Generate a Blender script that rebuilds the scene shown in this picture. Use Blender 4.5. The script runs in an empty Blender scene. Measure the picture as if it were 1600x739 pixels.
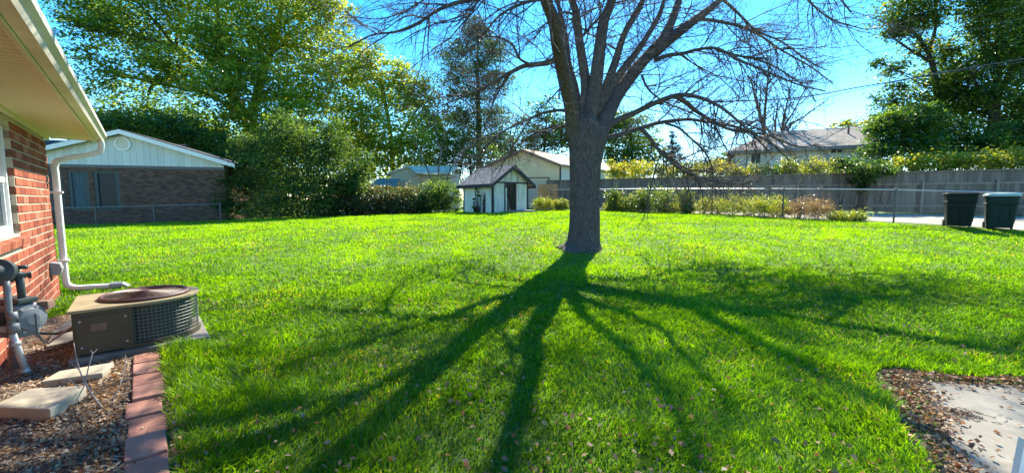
import bpy, bmesh, math, random
import numpy as np
from mathutils import Vector

random.seed(7)
RS = np.random.RandomState(11)
scn = bpy.context.scene
COL = scn.collection

# ------------------------------------------------------------------ camera
FPX, YH = 640.0, 312.0                       # focal length and horizon, in photograph pixels
PITCH = math.atan((369.5 - YH) / FPX)
EYE = 1.5
camd = bpy.data.cameras.new('camera')
cam = bpy.data.objects.new('camera', camd)
COL.objects.link(cam)
camd.sensor_width = 36.0
camd.lens = FPX / 1600 * 36.0
camd.clip_start = 0.05
camd.clip_end = 2000
cam.location = (0, 0, EYE)
cam.rotation_euler = (math.pi / 2 - PITCH, 0, 0)
scn.camera = cam

# ------------------------------------------------------------------ sky, sun, exposure
SUN_AZ, SUN_EL = math.radians(18.0), math.radians(41.0)
SUN_DIR = Vector((math.sin(SUN_AZ) * math.cos(SUN_EL), math.cos(SUN_AZ) * math.cos(SUN_EL), math.sin(SUN_EL)))
world = bpy.data.worlds.new('World')
scn.world = world
world.use_nodes = True
wn = world.node_tree
sky = wn.nodes.new('ShaderNodeTexSky')
sky.sky_type = 'NISHITA'
sky.sun_disc = False
sky.sun_elevation = SUN_EL
sky.sun_rotation = SUN_AZ
sky.altitude = 1200
sky.air_density = 1.0
sky.dust_density = 0.15
sky.ozone_density = 2.0
hs = wn.nodes.new('ShaderNodeHueSaturation')
hs.inputs['Saturation'].default_value = 1.42
hs.inputs['Hue'].default_value = 0.493
wn.links.new(sky.outputs[0], hs.inputs['Color'])
wn.links.new(hs.outputs[0], wn.nodes['Background'].inputs[0])
wn.nodes['Background'].inputs[1].default_value = 0.122
sund = bpy.data.lights.new('sun', 'SUN')
sund.energy = 4.3
sund.angle = math.radians(0.5)
sund.color = (1.0, 0.92, 0.77)
sun = bpy.data.objects.new('sun', sund)
COL.objects.link(sun)
sun.rotation_euler = SUN_DIR.to_track_quat('Z', 'Y').to_euler()
scn.view_settings.view_transform = 'Standard'
scn.view_settings.look = 'None'
scn.view_settings.gamma = 1.0
scn.view_settings.exposure = 1.8
scn.cycles.max_bounces = 6
scn.cycles.diffuse_bounces = 3
scn.cycles.transmission_bounces = 4
scn.cycles.sample_clamp_indirect = 6.0

# ------------------------------------------------------------------ measuring helpers
_F = np.array([0, math.cos(PITCH), -math.sin(PITCH)])
_U = np.array([0, math.sin(PITCH), math.cos(PITCH)])
_R = np.array([1.0, 0, 0])
_C = np.array([0, 0, EYE])
def ray(px, py): return (px - 800) / FPX * _R + (369.5 - py) / FPX * _U + _F
def P(px, py, Y):
    d = ray(px, py); return _C + d * (Y / d[1])
def ZP(px, py, z):
    d = ray(px, py); return _C + d * ((z - EYE) / d[2])
_gy = np.arange(-20, 400, 0.25)
_gt = np.interp(_gy, [-20, 0, 6, 8.5, 10.4, 14.8, 21, 30, 400], [0, 0, .04, .12, .23, .68, .85, .9, .9])
_gt = np.convolve(np.pad(_gt, 4, mode='edge'), np.ones(9) / 9, 'valid')
_sx = np.arange(-60, 60, 0.5)
_st = np.interp(_sx, [-60, -30, -20, -10, 0, 60], [.25, .25, .35, .65, 1, 1])
_st = np.convolve(np.pad(_st, 6, mode='edge'), np.ones(13) / 13, 'valid')
def ground(x, y):
    return np.interp(y, _gy, _gt) * np.interp(x, _sx, _st)
def gz(x, y): return float(ground(x, y))

def vnoise(x, y, scale, seed):
    r = np.random.RandomState(seed).rand(128, 128)
    u, v = np.asarray(x) / scale, np.asarray(y) / scale
    i, j = np.floor(u).astype(int), np.floor(v).astype(int)
    a, b = u - i, v - j
    a, b = a * a * (3 - 2 * a), b * b * (3 - 2 * b)
    g = lambda p, q: r[p % 128, q % 128]
    return (g(i, j) * (1 - a) + g(i + 1, j) * a) * (1 - b) + (g(i, j + 1) * (1 - a) + g(i + 1, j + 1) * a) * b

# ------------------------------------------------------------------ materials
def new_mat(name):
    m = bpy.data.materials.new(name); m.use_nodes = True
    nt = m.node_tree
    return m, nt, nt.nodes['Principled BSDF'], nt.nodes['Material Output']
def N(nt, t, **kw):
    n = nt.nodes.new(t)
    for k, v in kw.items():
        if k in n.inputs.keys(): n.inputs[k].default_value = v
        else: setattr(n, k, v)
    return n
def ramp(nt, fac, stops, interp='LINEAR'):
    r = nt.nodes.new('ShaderNodeValToRGB')
    el = r.color_ramp.elements
    r.color_ramp.interpolation = interp
    while len(el) < len(stops): el.new(0.5)
    for e, (p, c) in zip(el, stops):
        e.position = p; e.color = (*c, 1)
    nt.links.new(fac, r.inputs[0])
    return r.outputs[0]
def mixc(nt, fac, a, b, mode='MIX'):
    m = nt.nodes.new('ShaderNodeMix'); m.data_type = 'RGBA'; m.blend_type = mode
    for s, v in ((m.inputs[0], fac), (m.inputs[6], a), (m.inputs[7], b)):
        if isinstance(v, (int, float)): s.default_value = v
        elif isinstance(v, tuple): s.default_value = (*v, 1)
        else: nt.links.new(v, s)
    return m.outputs[2]
def coords(nt, kind='Object', scale=(1, 1, 1)):
    tc = nt.nodes.new('ShaderNodeTexCoord')
    mp = nt.nodes.new('ShaderNodeMapping'); mp.inputs['Scale'].default_value = scale
    nt.links.new(tc.outputs[kind], mp.inputs[0])
    return mp.outputs[0]
def geo_pos(nt, scale=(1, 1, 1)):
    g = nt.nodes.new('ShaderNodeNewGeometry')
    mp = nt.nodes.new('ShaderNodeMapping'); mp.inputs['Scale'].default_value = scale
    nt.links.new(g.outputs['Position'], mp.inputs[0])
    return mp.outputs[0]
def noise(nt, vec, scale, detail=4, rough=0.55):
    n = nt.nodes.new('ShaderNodeTexNoise')
    n.inputs['Scale'].default_value = scale; n.inputs['Detail'].default_value = detail; n.inputs['Roughness'].default_value = rough
    nt.links.new(vec, n.inputs['Vector'])
    return n.outputs['Fac']
def bump(nt, h, bs, strength=0.3, dist=0.01):
    b = nt.nodes.new('ShaderNodeBump')
    b.inputs['Strength'].default_value = strength; b.inputs['Distance'].default_value = dist
    nt.links.new(h, b.inputs['Height']); nt.links.new(b.outputs[0], bs.inputs['Normal'])
def attr(nt, name='tint'):
    a = nt.nodes.new('ShaderNodeAttribute'); a.attribute_name = name
    return a.outputs['Fac']

def surf(name, c1, c2=None, scale=6.0, rough=0.7, metal=0.0, bmp=0.0, stretch=(1, 1, 1), tint=0.0, dirt=None, coord='pos', spec=0.4):
    """painted / mineral / metal surface with two-tone wear and fine relief"""
    m, nt, bs, out = new_mat(name)
    c2 = c2 or tuple(x * 0.8 for x in c1)
    v = geo_pos(nt, stretch)
    n1 = noise(nt, v, scale, 6, 0.6)
    col = ramp(nt, n1, [(0.3, c1), (0.72, c2)])
    if dirt:
        n2 = noise(nt, geo_pos(nt, stretch), scale * 0.35, 5, 0.65)
        f = ramp(nt, n2, [(0.5, (0, 0, 0)), (0.72, (1, 1, 1))])
        col = mixc(nt, f, col, dirt)
    if tint:
        t = attr(nt)
        col = mixc(nt, 1.0, col, ramp(nt, t, [(0, (1 - tint,) * 3), (1, (1 + tint * .4,) * 3)]), 'MULTIPLY')
    nt.links.new(col, bs.inputs['Base Color'])
    bs.inputs['Roughness'].default_value = rough
    bs.inputs['Metallic'].default_value = metal
    bs.inputs['Specular IOR Level'].default_value = spec
    if bmp:
        bump(nt, noise(nt, geo_pos(nt, stretch), scale * 6, 4), bs, bmp, 0.008)
    return m

def leafy(name, stops, trans=0.5, tcol=(1.3, 1.25, .5), gloss=0.06, rough=0.35):
    m, nt, bs, out = new_mat(name)
    nt.nodes.remove(bs)
    col = ramp(nt, attr(nt), stops)
    d = nt.nodes.new('ShaderNodeBsdfDiffuse'); nt.links.new(col, d.inputs[0])
    t = nt.nodes.new('ShaderNodeBsdfTranslucent')
    nt.links.new(mixc(nt, 1.0, col, tcol, 'MULTIPLY'), t.inputs[0])
    x = nt.nodes.new('ShaderNodeMixShader'); x.inputs[0].default_value = trans
    nt.links.new(d.outputs[0], x.inputs[1]); nt.links.new(t.outputs[0], x.inputs[2])
    g = nt.nodes.new('ShaderNodeBsdfGlossy'); g.inputs['Roughness'].default_value = rough
    y = nt.nodes.new('ShaderNodeMixShader'); y.inputs[0].default_value = gloss
    nt.links.new(x.outputs[0], y.inputs[1]); nt.links.new(g.outputs[0], y.inputs[2])
    nt.links.new(y.outputs[0], out.inputs[0])
    return m

def bark_mat(name, a, b, c):
    m, nt, bs, out = new_mat(name)
    at = nt.nodes.new('ShaderNodeAttribute'); at.attribute_name = 'buv'
    mp = nt.nodes.new('ShaderNodeMapping'); mp.inputs['Scale'].default_value = (1, 1, .16)
    nt.links.new(at.outputs['Vector'], mp.inputs[0])
    n1 = noise(nt, mp.outputs[0], 52, 6, 0.7)
    n2 = noise(nt, at.outputs['Vector'], 3.0, 4, 0.6)
    col = ramp(nt, n1, [(0.34, a), (0.5, b), (0.68, c)])
    col = mixc(nt, n2, col, mixc(nt, 1.0, col, (.62, .60, .62), 'MULTIPLY'))
    nt.links.new(col, bs.inputs['Base Color'])
    bs.inputs['Roughness'].default_value = 0.9
    bs.inputs['Specular IOR Level'].default_value = 0.15
    bump(nt, n1, bs, 1.0, 0.045)
    return m

M = {}
M['bark'] = bark_mat('bark', (.05, .038, .034), (.15, .12, .108), (.26, .215, .19))
M['bark_dark'] = bark_mat('bark_dark', (.02, .016, .014), (.06, .048, .04), (.11, .09, .075))
M['twig'] = surf('twig', (.06, .042, .042), (.11, .08, .075), 8, .85)
M['twig_pale'] = surf('twig_pale', (.30, .25, .22), (.42, .36, .32), 8, .85)
M['brick'] = None
def brick_mat(name, stops, sc=22):
    m, nt, bs, out = new_mat(name)
    col = ramp(nt, attr(nt), stops)
    n = noise(nt, geo_pos(nt), sc, 6, .65)
    col = mixc(nt, 1.0, col, ramp(nt, n, [(.3, (.72, .72, .72)), (.7, (1.15, 1.12, 1.1))]), 'MULTIPLY')
    nt.links.new(col, bs.inputs['Base Color'])
    bs.inputs['Roughness'].default_value = .9; bs.inputs['Specular IOR Level'].default_value = .2
    bump(nt, noise(nt, geo_pos(nt), 160, 4), bs, .5, .004)
    return m
M['brick'] = brick_mat('brick', [(0, (.19, .045, .028)), (.45, (.29, .08, .045)), (.8, (.34, .105, .06)), (1, (.36, .15, .10))])
M['mortar'] = surf('mortar', (.50, .42, .32), (.42, .35, .26), 30, .95, bmp=.4)
M['paver'] = brick_mat('paver', [(0, (.33, .155, .115)), (.5, (.38, .19, .14)), (1, (.43, .225, .17))], 5)
M['concrete'] = surf('concrete', (.44, .39, .29), (.33, .29, .21), 5, .92, bmp=.35, dirt=(.29, .24, .17))
M['concrete_pale'] = surf('concrete_pale', (.265, .24, .19), (.205, .185, .145), 7, .9, bmp=.25, dirt=(.16, .13, .095))
M['concrete_dark'] = surf('concrete_dark', (.24, .22, .185), (.17, .155, .13), 5, .95, bmp=.4, dirt=(.12, .10, .075))
M['alley'] = surf('alley', (.44, .39, .31), (.34, .29, .22), 3, .95, bmp=.3, dirt=(.30, .25, .16))
M['white'] = surf('white_paint', (.78, .76, .72), (.70, .67, .62), 4, .5)
M['soffit'] = surf('soffit_paint', (.86, .74, .54), (.80, .67, .46), 1.5, .6)
M['trim_tan'] = surf('trim_tan', (.76, .70, .54), (.68, .61, .46), 3, .55)
M['gutter'] = surf('gutter_paint', (.74, .70, .62), (.60, .56, .48), 3, .4, dirt=(.50, .46, .38))
M['vinyl'] = surf('vinyl_white', (.80, .80, .78), (.74, .74, .72), 6, .35)
M['screen'] = surf('window_screen', (.05, .05, .055), (.07, .07, .075), 40, .5)
M['grey_plastic'] = surf('grey_plastic', (.30, .30, .31), (.24, .24, .25), 8, .5)
M['meter'] = surf('meter_paint', (.20, .225, .24), (.15, .17, .18), 7, .5, dirt=(.16, .15, .13))
M['meter_dark'] = surf('meter_dark', (.035, .05, .05), (.06, .07, .07), 9, .45)
M['pipe'] = surf('galvanised_pipe', (.46, .46, .47), (.34, .34, .35), 10, .45, metal=.3)
M['rust'] = surf('rusty_metal', (.22, .14, .10), (.13, .08, .06), 14, .8)
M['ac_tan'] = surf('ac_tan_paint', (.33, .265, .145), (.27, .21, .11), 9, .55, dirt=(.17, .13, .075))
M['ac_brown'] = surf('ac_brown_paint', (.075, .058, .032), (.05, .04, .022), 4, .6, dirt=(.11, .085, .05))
M['ac_grille'] = surf('ac_grille', (.10, .045, .035), (.07, .032, .028), 8, .5)
M['coil'] = surf('coil', (.03, .03, .026), (.05, .048, .04), 30, .6)
M['wire'] = surf('guard_wire', (.20, .22, .17), (.13, .14, .10), 20, .5)
M['mulch'] = surf('mulch_soil', (.10, .065, .045), (.20, .145, .10), 22, .95, bmp=.9)
M['soil'] = surf('lawn_soil', (.06, .13, .012), (.10, .15, .02), 7, .95, bmp=.6)
M['earth'] = surf('earth', (.16, .13, .07), (.10, .10, .04), .6, .95)
M['bush_soil'] = surf('bush_soil', (.07, .055, .03), (.10, .085, .045), 6, .95)
M['chip'] = None
def chip_mat(name, stops):
    m, nt, bs, out = new_mat(name)
    nt.links.new(ramp(nt, attr(nt), stops), bs.inputs['Base Color'])
    bs.inputs['Roughness'].default_value = .8; bs.inputs['Specular IOR Level'].default_value = .25
    return m
M['chip'] = chip_mat('wood_chip', [(0, (.04, .027, .02)), (.35, (.14, .10, .07)), (.65, (.28, .215, .15)), (.88, (.43, .35, .25)), (1, (.54, .48, .38))])
M['deadleaf'] = leafy('dead_leaf', [(0, (.12, .06, .035)), (.3, (.26, .145, .08)), (.65, (.34, .21, .11)), (.9, (.44, .32, .18)), (1, (.46, .37, .24))], .3, (1.1, .8, .5), .03, .5)
M['fence_wood'] = surf('fence_wood', (.25, .205, .16), (.16, .13, .10), 3.0, .92, bmp=.5, stretch=(6, 6, .6), tint=.38, dirt=(.12, .105, .09))
M['new_wood'] = surf('new_wood', (.42, .25, .11), (.34, .19, .08), 3.0, .8, stretch=(6, 6, .6), tint=.2)
M['steel'] = surf('galvanised_steel', (.45, .46, .47), (.36, .37, .38), 12, .38, metal=.65)
M['post_dark'] = surf('weathered_post', (.13, .125, .12), (.09, .085, .08), 12, .6, metal=.3)
M['post_pale'] = surf('weathered_rail', (.20, .195, .185), (.15, .145, .14), 12, .6, metal=.2)
M['bin'] = surf('bin_plastic', (.010, .017, .016), (.014, .022, .02), 5, .5, dirt=(.02, .024, .02), spec=.08)
M['bin_b'] = surf('bin_plastic_green', (.012, .03, .025), (.018, .038, .032), 5, .5, dirt=(.024, .032, .027), spec=.1)
M['bin_lid'] = surf('bin_lid', (.34, .42, .38), (.28, .35, .31), 5, .35)
M['shed_white'] = surf('shed_white', (.66, .66, .59), (.55, .55, .49), 5, .75, stretch=(3, 3, .5), dirt=(.38, .38, .35))
M['shed_trim'] = surf('shed_trim', (.018, .018, .026), (.03, .028, .036), 8, .55)
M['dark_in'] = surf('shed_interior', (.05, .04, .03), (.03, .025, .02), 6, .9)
M['redbrown'] = surf('redbrown_wood', (.16, .05, .03), (.10, .035, .02), 8, .7)
M['cream'] = surf('cream_siding', (.64, .50, .30), (.58, .45, .26), 3, .75)
M['cream_white'] = surf('white_siding', (.66, .64, .58), (.60, .58, .52), 3, .75)
M['beige_door'] = surf('beige_door', (.50, .40, .28), (.45, .36, .25), 4, .6)
M['glass'] = None
def glass_mat(name, c):
    m, nt, bs, out = new_mat(name)
    bs.inputs['Base Color'].default_value = (*c, 1); bs.inputs['Roughness'].default_value = .06
    bs.inputs['Specular IOR Level'].default_value = .08
    return m
M['glass'] = surf('window_glass', (.016, .026, .03), (.022, .034, .038), .8, .25, spec=.12)
M['teal_frame'] = surf('dark_frame', (.022, .04, .042), (.03, .05, .05), 6, .5)
M['curtain'] = surf('curtain', (.10, .13, .14), (.06, .085, .095), 5, .9, stretch=(6, 1, .3))
M['gable'] = surf('gable_siding', (.60, .61, .56), (.55, .56, .51), 4, .7, stretch=(2, 2, .4), tint=.12)
def shingle_mat(name, a, b, c):
    m, nt, bs, out = new_mat(name)
    br = nt.nodes.new('ShaderNodeTexBrick')
    br.inputs['Scale'].default_value = 1.0
    br.inputs['Brick Width'].default_value = .30; br.inputs['Row Height'].default_value = .14
    br.inputs['Mortar Size'].default_value = .006; br.offset = .5
    br.inputs['Color1'].default_value = (*a, 1); br.inputs['Color2'].default_value = (*b, 1); br.inputs['Mortar'].default_value = (*c, 1)
    at = nt.nodes.new('ShaderNodeAttribute'); at.attribute_name = 'buv'
    nt.links.new(at.outputs['Vector'], br.inputs['Vector'])
    n = noise(nt, geo_pos(nt), 2.2, 5, .6)
    col = mixc(nt, 1.0, br.outputs['Color'], ramp(nt, n, [(.3, (.75, .75, .75)), (.7, (1.15, 1.15, 1.15))]), 'MULTIPLY')
    nt.links.new(col, bs.inputs['Base Color']); bs.inputs['Roughness'].default_value = .95
    bs.inputs['Specular IOR Level'].default_value = .2
    return m
M['shingle_dark'] = shingle_mat('shingle_dark', (.055, .052, .06), (.085, .08, .09), (.02, .02, .022))
M['shingle_grey'] = shingle_mat('shingle_grey', (.17, .165, .165), (.24, .23, .225), (.05, .05, .05))
M['shingle_tan'] = shingle_mat('shingle_tan', (.46, .35, .23), (.54, .42, .29), (.30, .25, .2))
M['shingle_pale'] = shingle_mat('shingle_pale', (.72, .60, .45), (.78, .67, .52), (.5, .42, .32))
M['shingle_brown'] = shingle_mat('shingle_brown', (.27, .235, .205), (.34, .30, .265), (.16, .14, .12))
def farbrick_mat():
    m, nt, bs, out = new_mat('far_brick')
    br = nt.nodes.new('ShaderNodeTexBrick')
    br.inputs['Scale'].default_value = 1.0; br.inputs['Brick Width'].default_value = .30; br.inputs['Row Height'].default_value = .085
    br.inputs['Mortar Size'].default_value = .010; br.inputs['Bias'].default_value = 0.1
    br.inputs['Color1'].default_value = (.155, .082, .056, 1); br.inputs['Color2'].default_value = (.06, .034, .025, 1); br.inputs['Mortar'].default_value = (.12, .085, .065, 1)
    g = nt.nodes.new('ShaderNodeNewGeometry')
    s = nt.nodes.new('ShaderNodeSeparateXYZ'); nt.links.new(g.outputs['Position'], s.inputs[0])
    ad = nt.nodes.new('ShaderNodeMath'); ad.operation = 'ADD'
    nt.links.new(s.outputs[0], ad.inputs[0]); nt.links.new(s.outputs[1], ad.inputs[1])
    c = nt.nodes.new('ShaderNodeCombineXYZ'); nt.links.new(ad.outputs[0], c.inputs[0]); nt.links.new(s.outputs[2], c.inputs[1])
    nt.links.new(c.outputs[0], br.inputs['Vector'])
    n = noise(nt, geo_pos(nt, (1, 1, 4)), 2.6, 5, .7)
    col = mixc(nt, 1.0, br.outputs['Color'], ramp(nt, n, [(.32, (.65, .63, .65)), (.7, (1.45, 1.35, 1.3))]), 'MULTIPLY')
    nt.links.new(col, bs.inputs['Base Color']); bs.inputs['Roughness'].default_value = .9; bs.inputs['Specular IOR Level'].default_value = .2
    return m
M['far_brick'] = farbrick_mat()
M['cable'] = surf('cable_rubber', (.05, .05, .055), (.08, .08, .085), 5, .6)

M['grass'] = leafy('grass_blade', [(0, (.045, .095, .008)), (.35, (.10, .225, .012)), (.6, (.175, .34, .010)), (.82, (.235, .42, .008)), (.88, (.30, .30, .06)), (1, (.42, .36, .18))], .62, (1.55, 1.45, .22), .022, .5)
M['leaf_locust'] = leafy('leaf_locust', [(0, (.035, .08, .024)), (.35, (.085, .16, .034)), (.65, (.19, .28, .04)), (.9, (.36, .39, .05)), (1, (.50, .42, .06))], .72, (1.75, 1.65, .65))
M['leaf_dark'] = leafy('leaf_dark', [(0, (.028, .065, .022)), (.5, (.075, .145, .04)), (.85, (.15, .24, .05)), (1, (.26, .30, .07))], .6, (1.6, 1.5, .6), .02, .5)
M['leaf_green'] = leafy('leaf_green', [(0, (.02, .05, .014)), (.45, (.055, .125, .02)), (.8, (.13, .22, .03)), (1, (.28, .29, .04))], .55, (1.5, 1.4, .5))
M['leaf_maple'] = leafy('leaf_maple', [(0, (.022, .055, .016)), (.5, (.06, .13, .024)), (.85, (.15, .25, .03)), (1, (.34, .30, .05))], .62, (1.7, 1.6, .5), gloss=.06)
M['leaf_yellow'] = leafy('leaf_yellow', [(0, (.08, .13, .02)), (.35, (.22, .28, .03)), (.7, (.42, .42, .05)), (1, (.55, .42, .09))], .6, (1.6, 1.5, .5))
M['leaf_tan'] = leafy('leaf_tan', [(0, (.16, .11, .05)), (.5, (.32, .22, .10)), (1, (.45, .34, .17))], .45, (1.2, 1.0, .6))
M['leaf_hedge'] = leafy('leaf_hedge', [(0, (.03, .045, .02)), (.4, (.075, .10, .035)), (.75, (.16, .18, .06)), (.9, (.28, .16, .10)), (1, (.38, .30, .19))], .5)
M['needle'] = leafy('needle', [(0, (.025, .055, .026)), (.5, (.065, .12, .045)), (1, (.15, .21, .06))], .5, (1.5, 1.5, .6))
M['needle_blue'] = leafy('needle_blue', [(0, (.02, .035, .04)), (.5, (.045, .07, .075)), (1, (.09, .12, .12))], .3)
M['autumn_leaf'] = leafy('autumn_leaf', [(0, (.22, .15, .03)), (.5, (.40, .25, .05)), (1, (.40, .13, .03))], .5, (1.3, 1, .5))

# ------------------------------------------------------------------ mesh helpers
def link(o, parent=None, kind=None, mat=None):
    COL.objects.link(o)
    if parent is not None: o.parent = parent
    if kind: o['kind'] = kind
    if mat is not None: o.data.materials.append(mat)
    return o
def np_mesh(name, V, Fa, tint=None, smooth=False, buv=None):
    V = np.asarray(V, np.float32).reshape(-1, 3); Fa = np.asarray(Fa, np.int32)
    me = bpy.data.meshes.new(name)
    k = Fa.shape[1]
    me.vertices.add(len(V)); me.vertices.foreach_set('co', V.ravel())
    me.loops.add(Fa.size); me.loops.foreach_set('vertex_index', Fa.ravel())
    me.polygons.add(len(Fa))
    me.polygons.foreach_set('loop_start', np.arange(len(Fa), dtype=np.int32) * k)
    if smooth: me.polygons.foreach_set('use_smooth', np.ones(len(Fa), bool))
    if tint is not None:
        a = me.attributes.new('tint', 'FLOAT', 'POINT'); a.data.foreach_set('value', np.asarray(tint, np.float32))
    if buv is not None:
        a = me.attributes.new('buv', 'FLOAT_VECTOR', 'POINT'); a.data.foreach_set('vector', np.asarray(buv, np.float32).ravel())
    me.update(calc_edges=True); me.validate()
    return me

class MB:
    """collects shapes for ONE mesh object"""
    def __init__(s): s.v = []; s.f = []; s.t = []; s.b = []; s.cur = 0.5
    def add(s, vs, fs, buv=None):
        o = len(s.v)
        s.v += [tuple(map(float, q)) for q in vs]; s.f += [tuple(i + o for i in f) for f in fs]
        s.t += [s.cur] * len(vs); s.b += buv if buv is not None else [tuple(map(float, q)) for q in vs]
        return s
    def box(s, o, ax, ay, az):
        """corner o and three edge vectors"""
        o, ax, ay, az = (np.asarray(q, float) for q in (o, ax, ay, az))
        vs = [o, o + ax, o + ax + ay, o + ay, o + az, o + ax + az, o + ax + ay + az, o + ay + az]
        fs = [(0, 3, 2, 1), (4, 5, 6, 7), (0, 1, 5, 4), (1, 2, 6, 5), (2, 3, 7, 6), (3, 0, 4, 7)]
        if np.dot(np.cross(ax, ay), az) < 0: fs = [f[::-1] for f in fs]
        return s.add(vs, fs)
    def cbox(s, c, size, rz=0):
        cx, sx = math.cos(rz), math.sin(rz)
        ax = np.array([cx, sx, 0]) * size[0]; ay = np.array([-sx, cx, 0]) * size[1]; az = np.array([0, 0, size[2]])
        return s.box(np.asarray(c, float) - ax / 2 - ay / 2 - az / 2, ax, ay, az)
    def prism(s, poly, ext):
        """planar polygon pushed along ext"""
        n = len(poly); ext = np.asarray(ext, float)
        a = [np.asarray(q, float) for q in poly]
        nrm = sum((np.cross(a[i] - a[0], a[(i + 1) % n] - a[0]) for i in range(1, n - 1)), np.zeros(3))
        if np.dot(nrm, ext) > 0: a = a[::-1]
        vs = a + [q + ext for q in a]
        fs = [tuple(range(n)), tuple(range(2 * n - 1, n - 1, -1))] + [(i, i + n, (i + 1) % n + n, (i + 1) % n) for i in range(n)]
        fs[2:] = [f for f in fs[2:]]
        return s.add(vs, fs)
    def tube(s, path, rad, sides=8, cap=True, jitter=None, flat=1.0, seed=0):
        pts = [Vector(q) for q in path]; n = len(pts)
        if not hasattr(rad, '__len__'): rad = [rad] * n
        t0 = (pts[1] - pts[0]).normalized()
        ref = Vector((0, 0, 1)) if abs(t0.z) < .9 else Vector((0, -1, 0))
        nx = t0.cross(ref).normalized()
        vs, bs, fs = [], [], []
        L = 0
        for i in range(n):
            if 0 < i < n - 1: t = (pts[i + 1] - pts[i - 1]).normalized()
            elif i == 0: t = t0
            else: t = (pts[-1] - pts[-2]).normalized()
            nx = (nx - t * nx.dot(t)).normalized(); ny = t.cross(nx)
            if i: L += (pts[i] - pts[i - 1]).length
            for k in range(sides):
                a = 2 * math.pi * k / sides
                r = rad[i]
                if jitter: r *= 1 + jitter(a, L, i)
                vs.append(pts[i] + nx * (r * math.cos(a)) + ny * (r * flat * math.sin(a)))
                bs.append((math.cos(a) * rad[i] + seed, math.sin(a) * rad[i], L))
        for i in range(n - 1):
            for k in range(sides):
                a, b = i * sides + k, i * sides + (k + 1) % sides
                fs.append((a, b, b + sides, a + sides))
        if cap:
            fs.append(tuple(range(sides))[::-1]); fs.append(tuple(range((n - 1) * sides, n * sides)))
        return s.add(vs, fs, bs)
    def lathe(s, c, prof, sides=24, axis=(0, 0, 1), cap=True):
        """prof: list of (radius, height along axis)"""
        ax = Vector(axis).normalized(); ref = Vector((1, 0, 0)) if abs(ax.x) < .9 else Vector((0, 1, 0))
        nx = ax.cross(ref).normalized(); ny = ax.cross(nx); c = Vector(c)
        vs, fs = [], []
        for r, h in prof:
            for k in range(sides):
                a = 2 * math.pi * k / sides
                vs.append(c + ax * h + nx * (r * math.cos(a)) + ny * (r * math.sin(a)))
        n = len(prof)
        for i in range(n - 1):
            for k in range(sides):
                a, b = i * sides + k, i * sides + (k + 1) % sides
                fs.append((a, b, b + sides, a + sides))
        if cap:
            fs.append(tuple(range(sides))[::-1]); fs.append(tuple(range((n - 1) * sides, n * sides)))
        return s.add(vs, fs)
    def mesh(s, name, loc=(0, 0, 0), smooth=False, bevel=0):
        me = bpy.data.meshes.new(name)
        l = np.asarray(loc, float)
        me.from_pydata((np.array(s.v) - l).tolist(), [], s.f)
        a = me.attributes.new('tint', 'FLOAT', 'POINT'); a.data.foreach_set('value', np.array(s.t, np.float32))
        a = me.attributes.new('buv', 'FLOAT_VECTOR', 'POINT'); a.data.foreach_set('vector', np.array(s.b, np.float32).ravel())
        if bevel:
            bm = bmesh.new(); bm.from_mesh(me)
            bmesh.ops.recalc_face_normals(bm, faces=bm.faces)
            bmesh.ops.bevel(bm, geom=[e for e in bm.edges if e.is_manifold and e.calc_face_angle(0) > .5], offset=bevel, segments=2, profile=.6, affect='EDGES')
            bm.to_mesh(me); bm.free()
        else:
            bm = bmesh.new(); bm.from_mesh(me); bmesh.ops.recalc_face_normals(bm, faces=bm.faces); bm.to_mesh(me); bm.free()
        if smooth:
            me.polygons.foreach_set('use_smooth', np.ones(len(me.polygons), bool))
        me.update()
        return me

class Thing:
    def __init__(s, name, label, cat, loc, group=None):
        s.loc = np.asarray(loc, float)
        s.o = bpy.data.objects.new(name, None); COL.objects.link(s.o)
        s.o.empty_display_size = .2
        s.o.location = s.loc; s.o['label'] = label; s.o['category'] = cat
        if group: s.o['group'] = group
    def part(s, name, mb, mat, parent=None, smooth=False, bevel=0, kind=None, label=None):
        o = bpy.data.objects.new(name, mb.mesh(name, s.loc, smooth, bevel))
        link(o, parent or s.o, kind, M[mat])
        if label: o['label'] = label
        return o
    def arr(s, name, V, F, mat, tint=None, parent=None, kind='stuff', smooth=False, buv=None):
        o = bpy.data.objects.new(name, np_mesh(name, np.asarray(V) - s.loc, F, tint, smooth, buv))
        return link(o, parent or s.o, kind, M[mat])
def single(name, mb, mat, label, cat, loc, group=None, bevel=0, smooth=False):
    o = bpy.data.objects.new(name, mb.mesh(name, loc, smooth, bevel)); link(o, None, None, M[mat])
    o.location = loc; o['label'] = label; o['category'] = cat
    if group: o['group'] = group
    return o
def setting(name, me, mat, kind='structure'):
    o = bpy.data.objects.new(name, me); return link(o, None, kind, M[mat])

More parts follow.
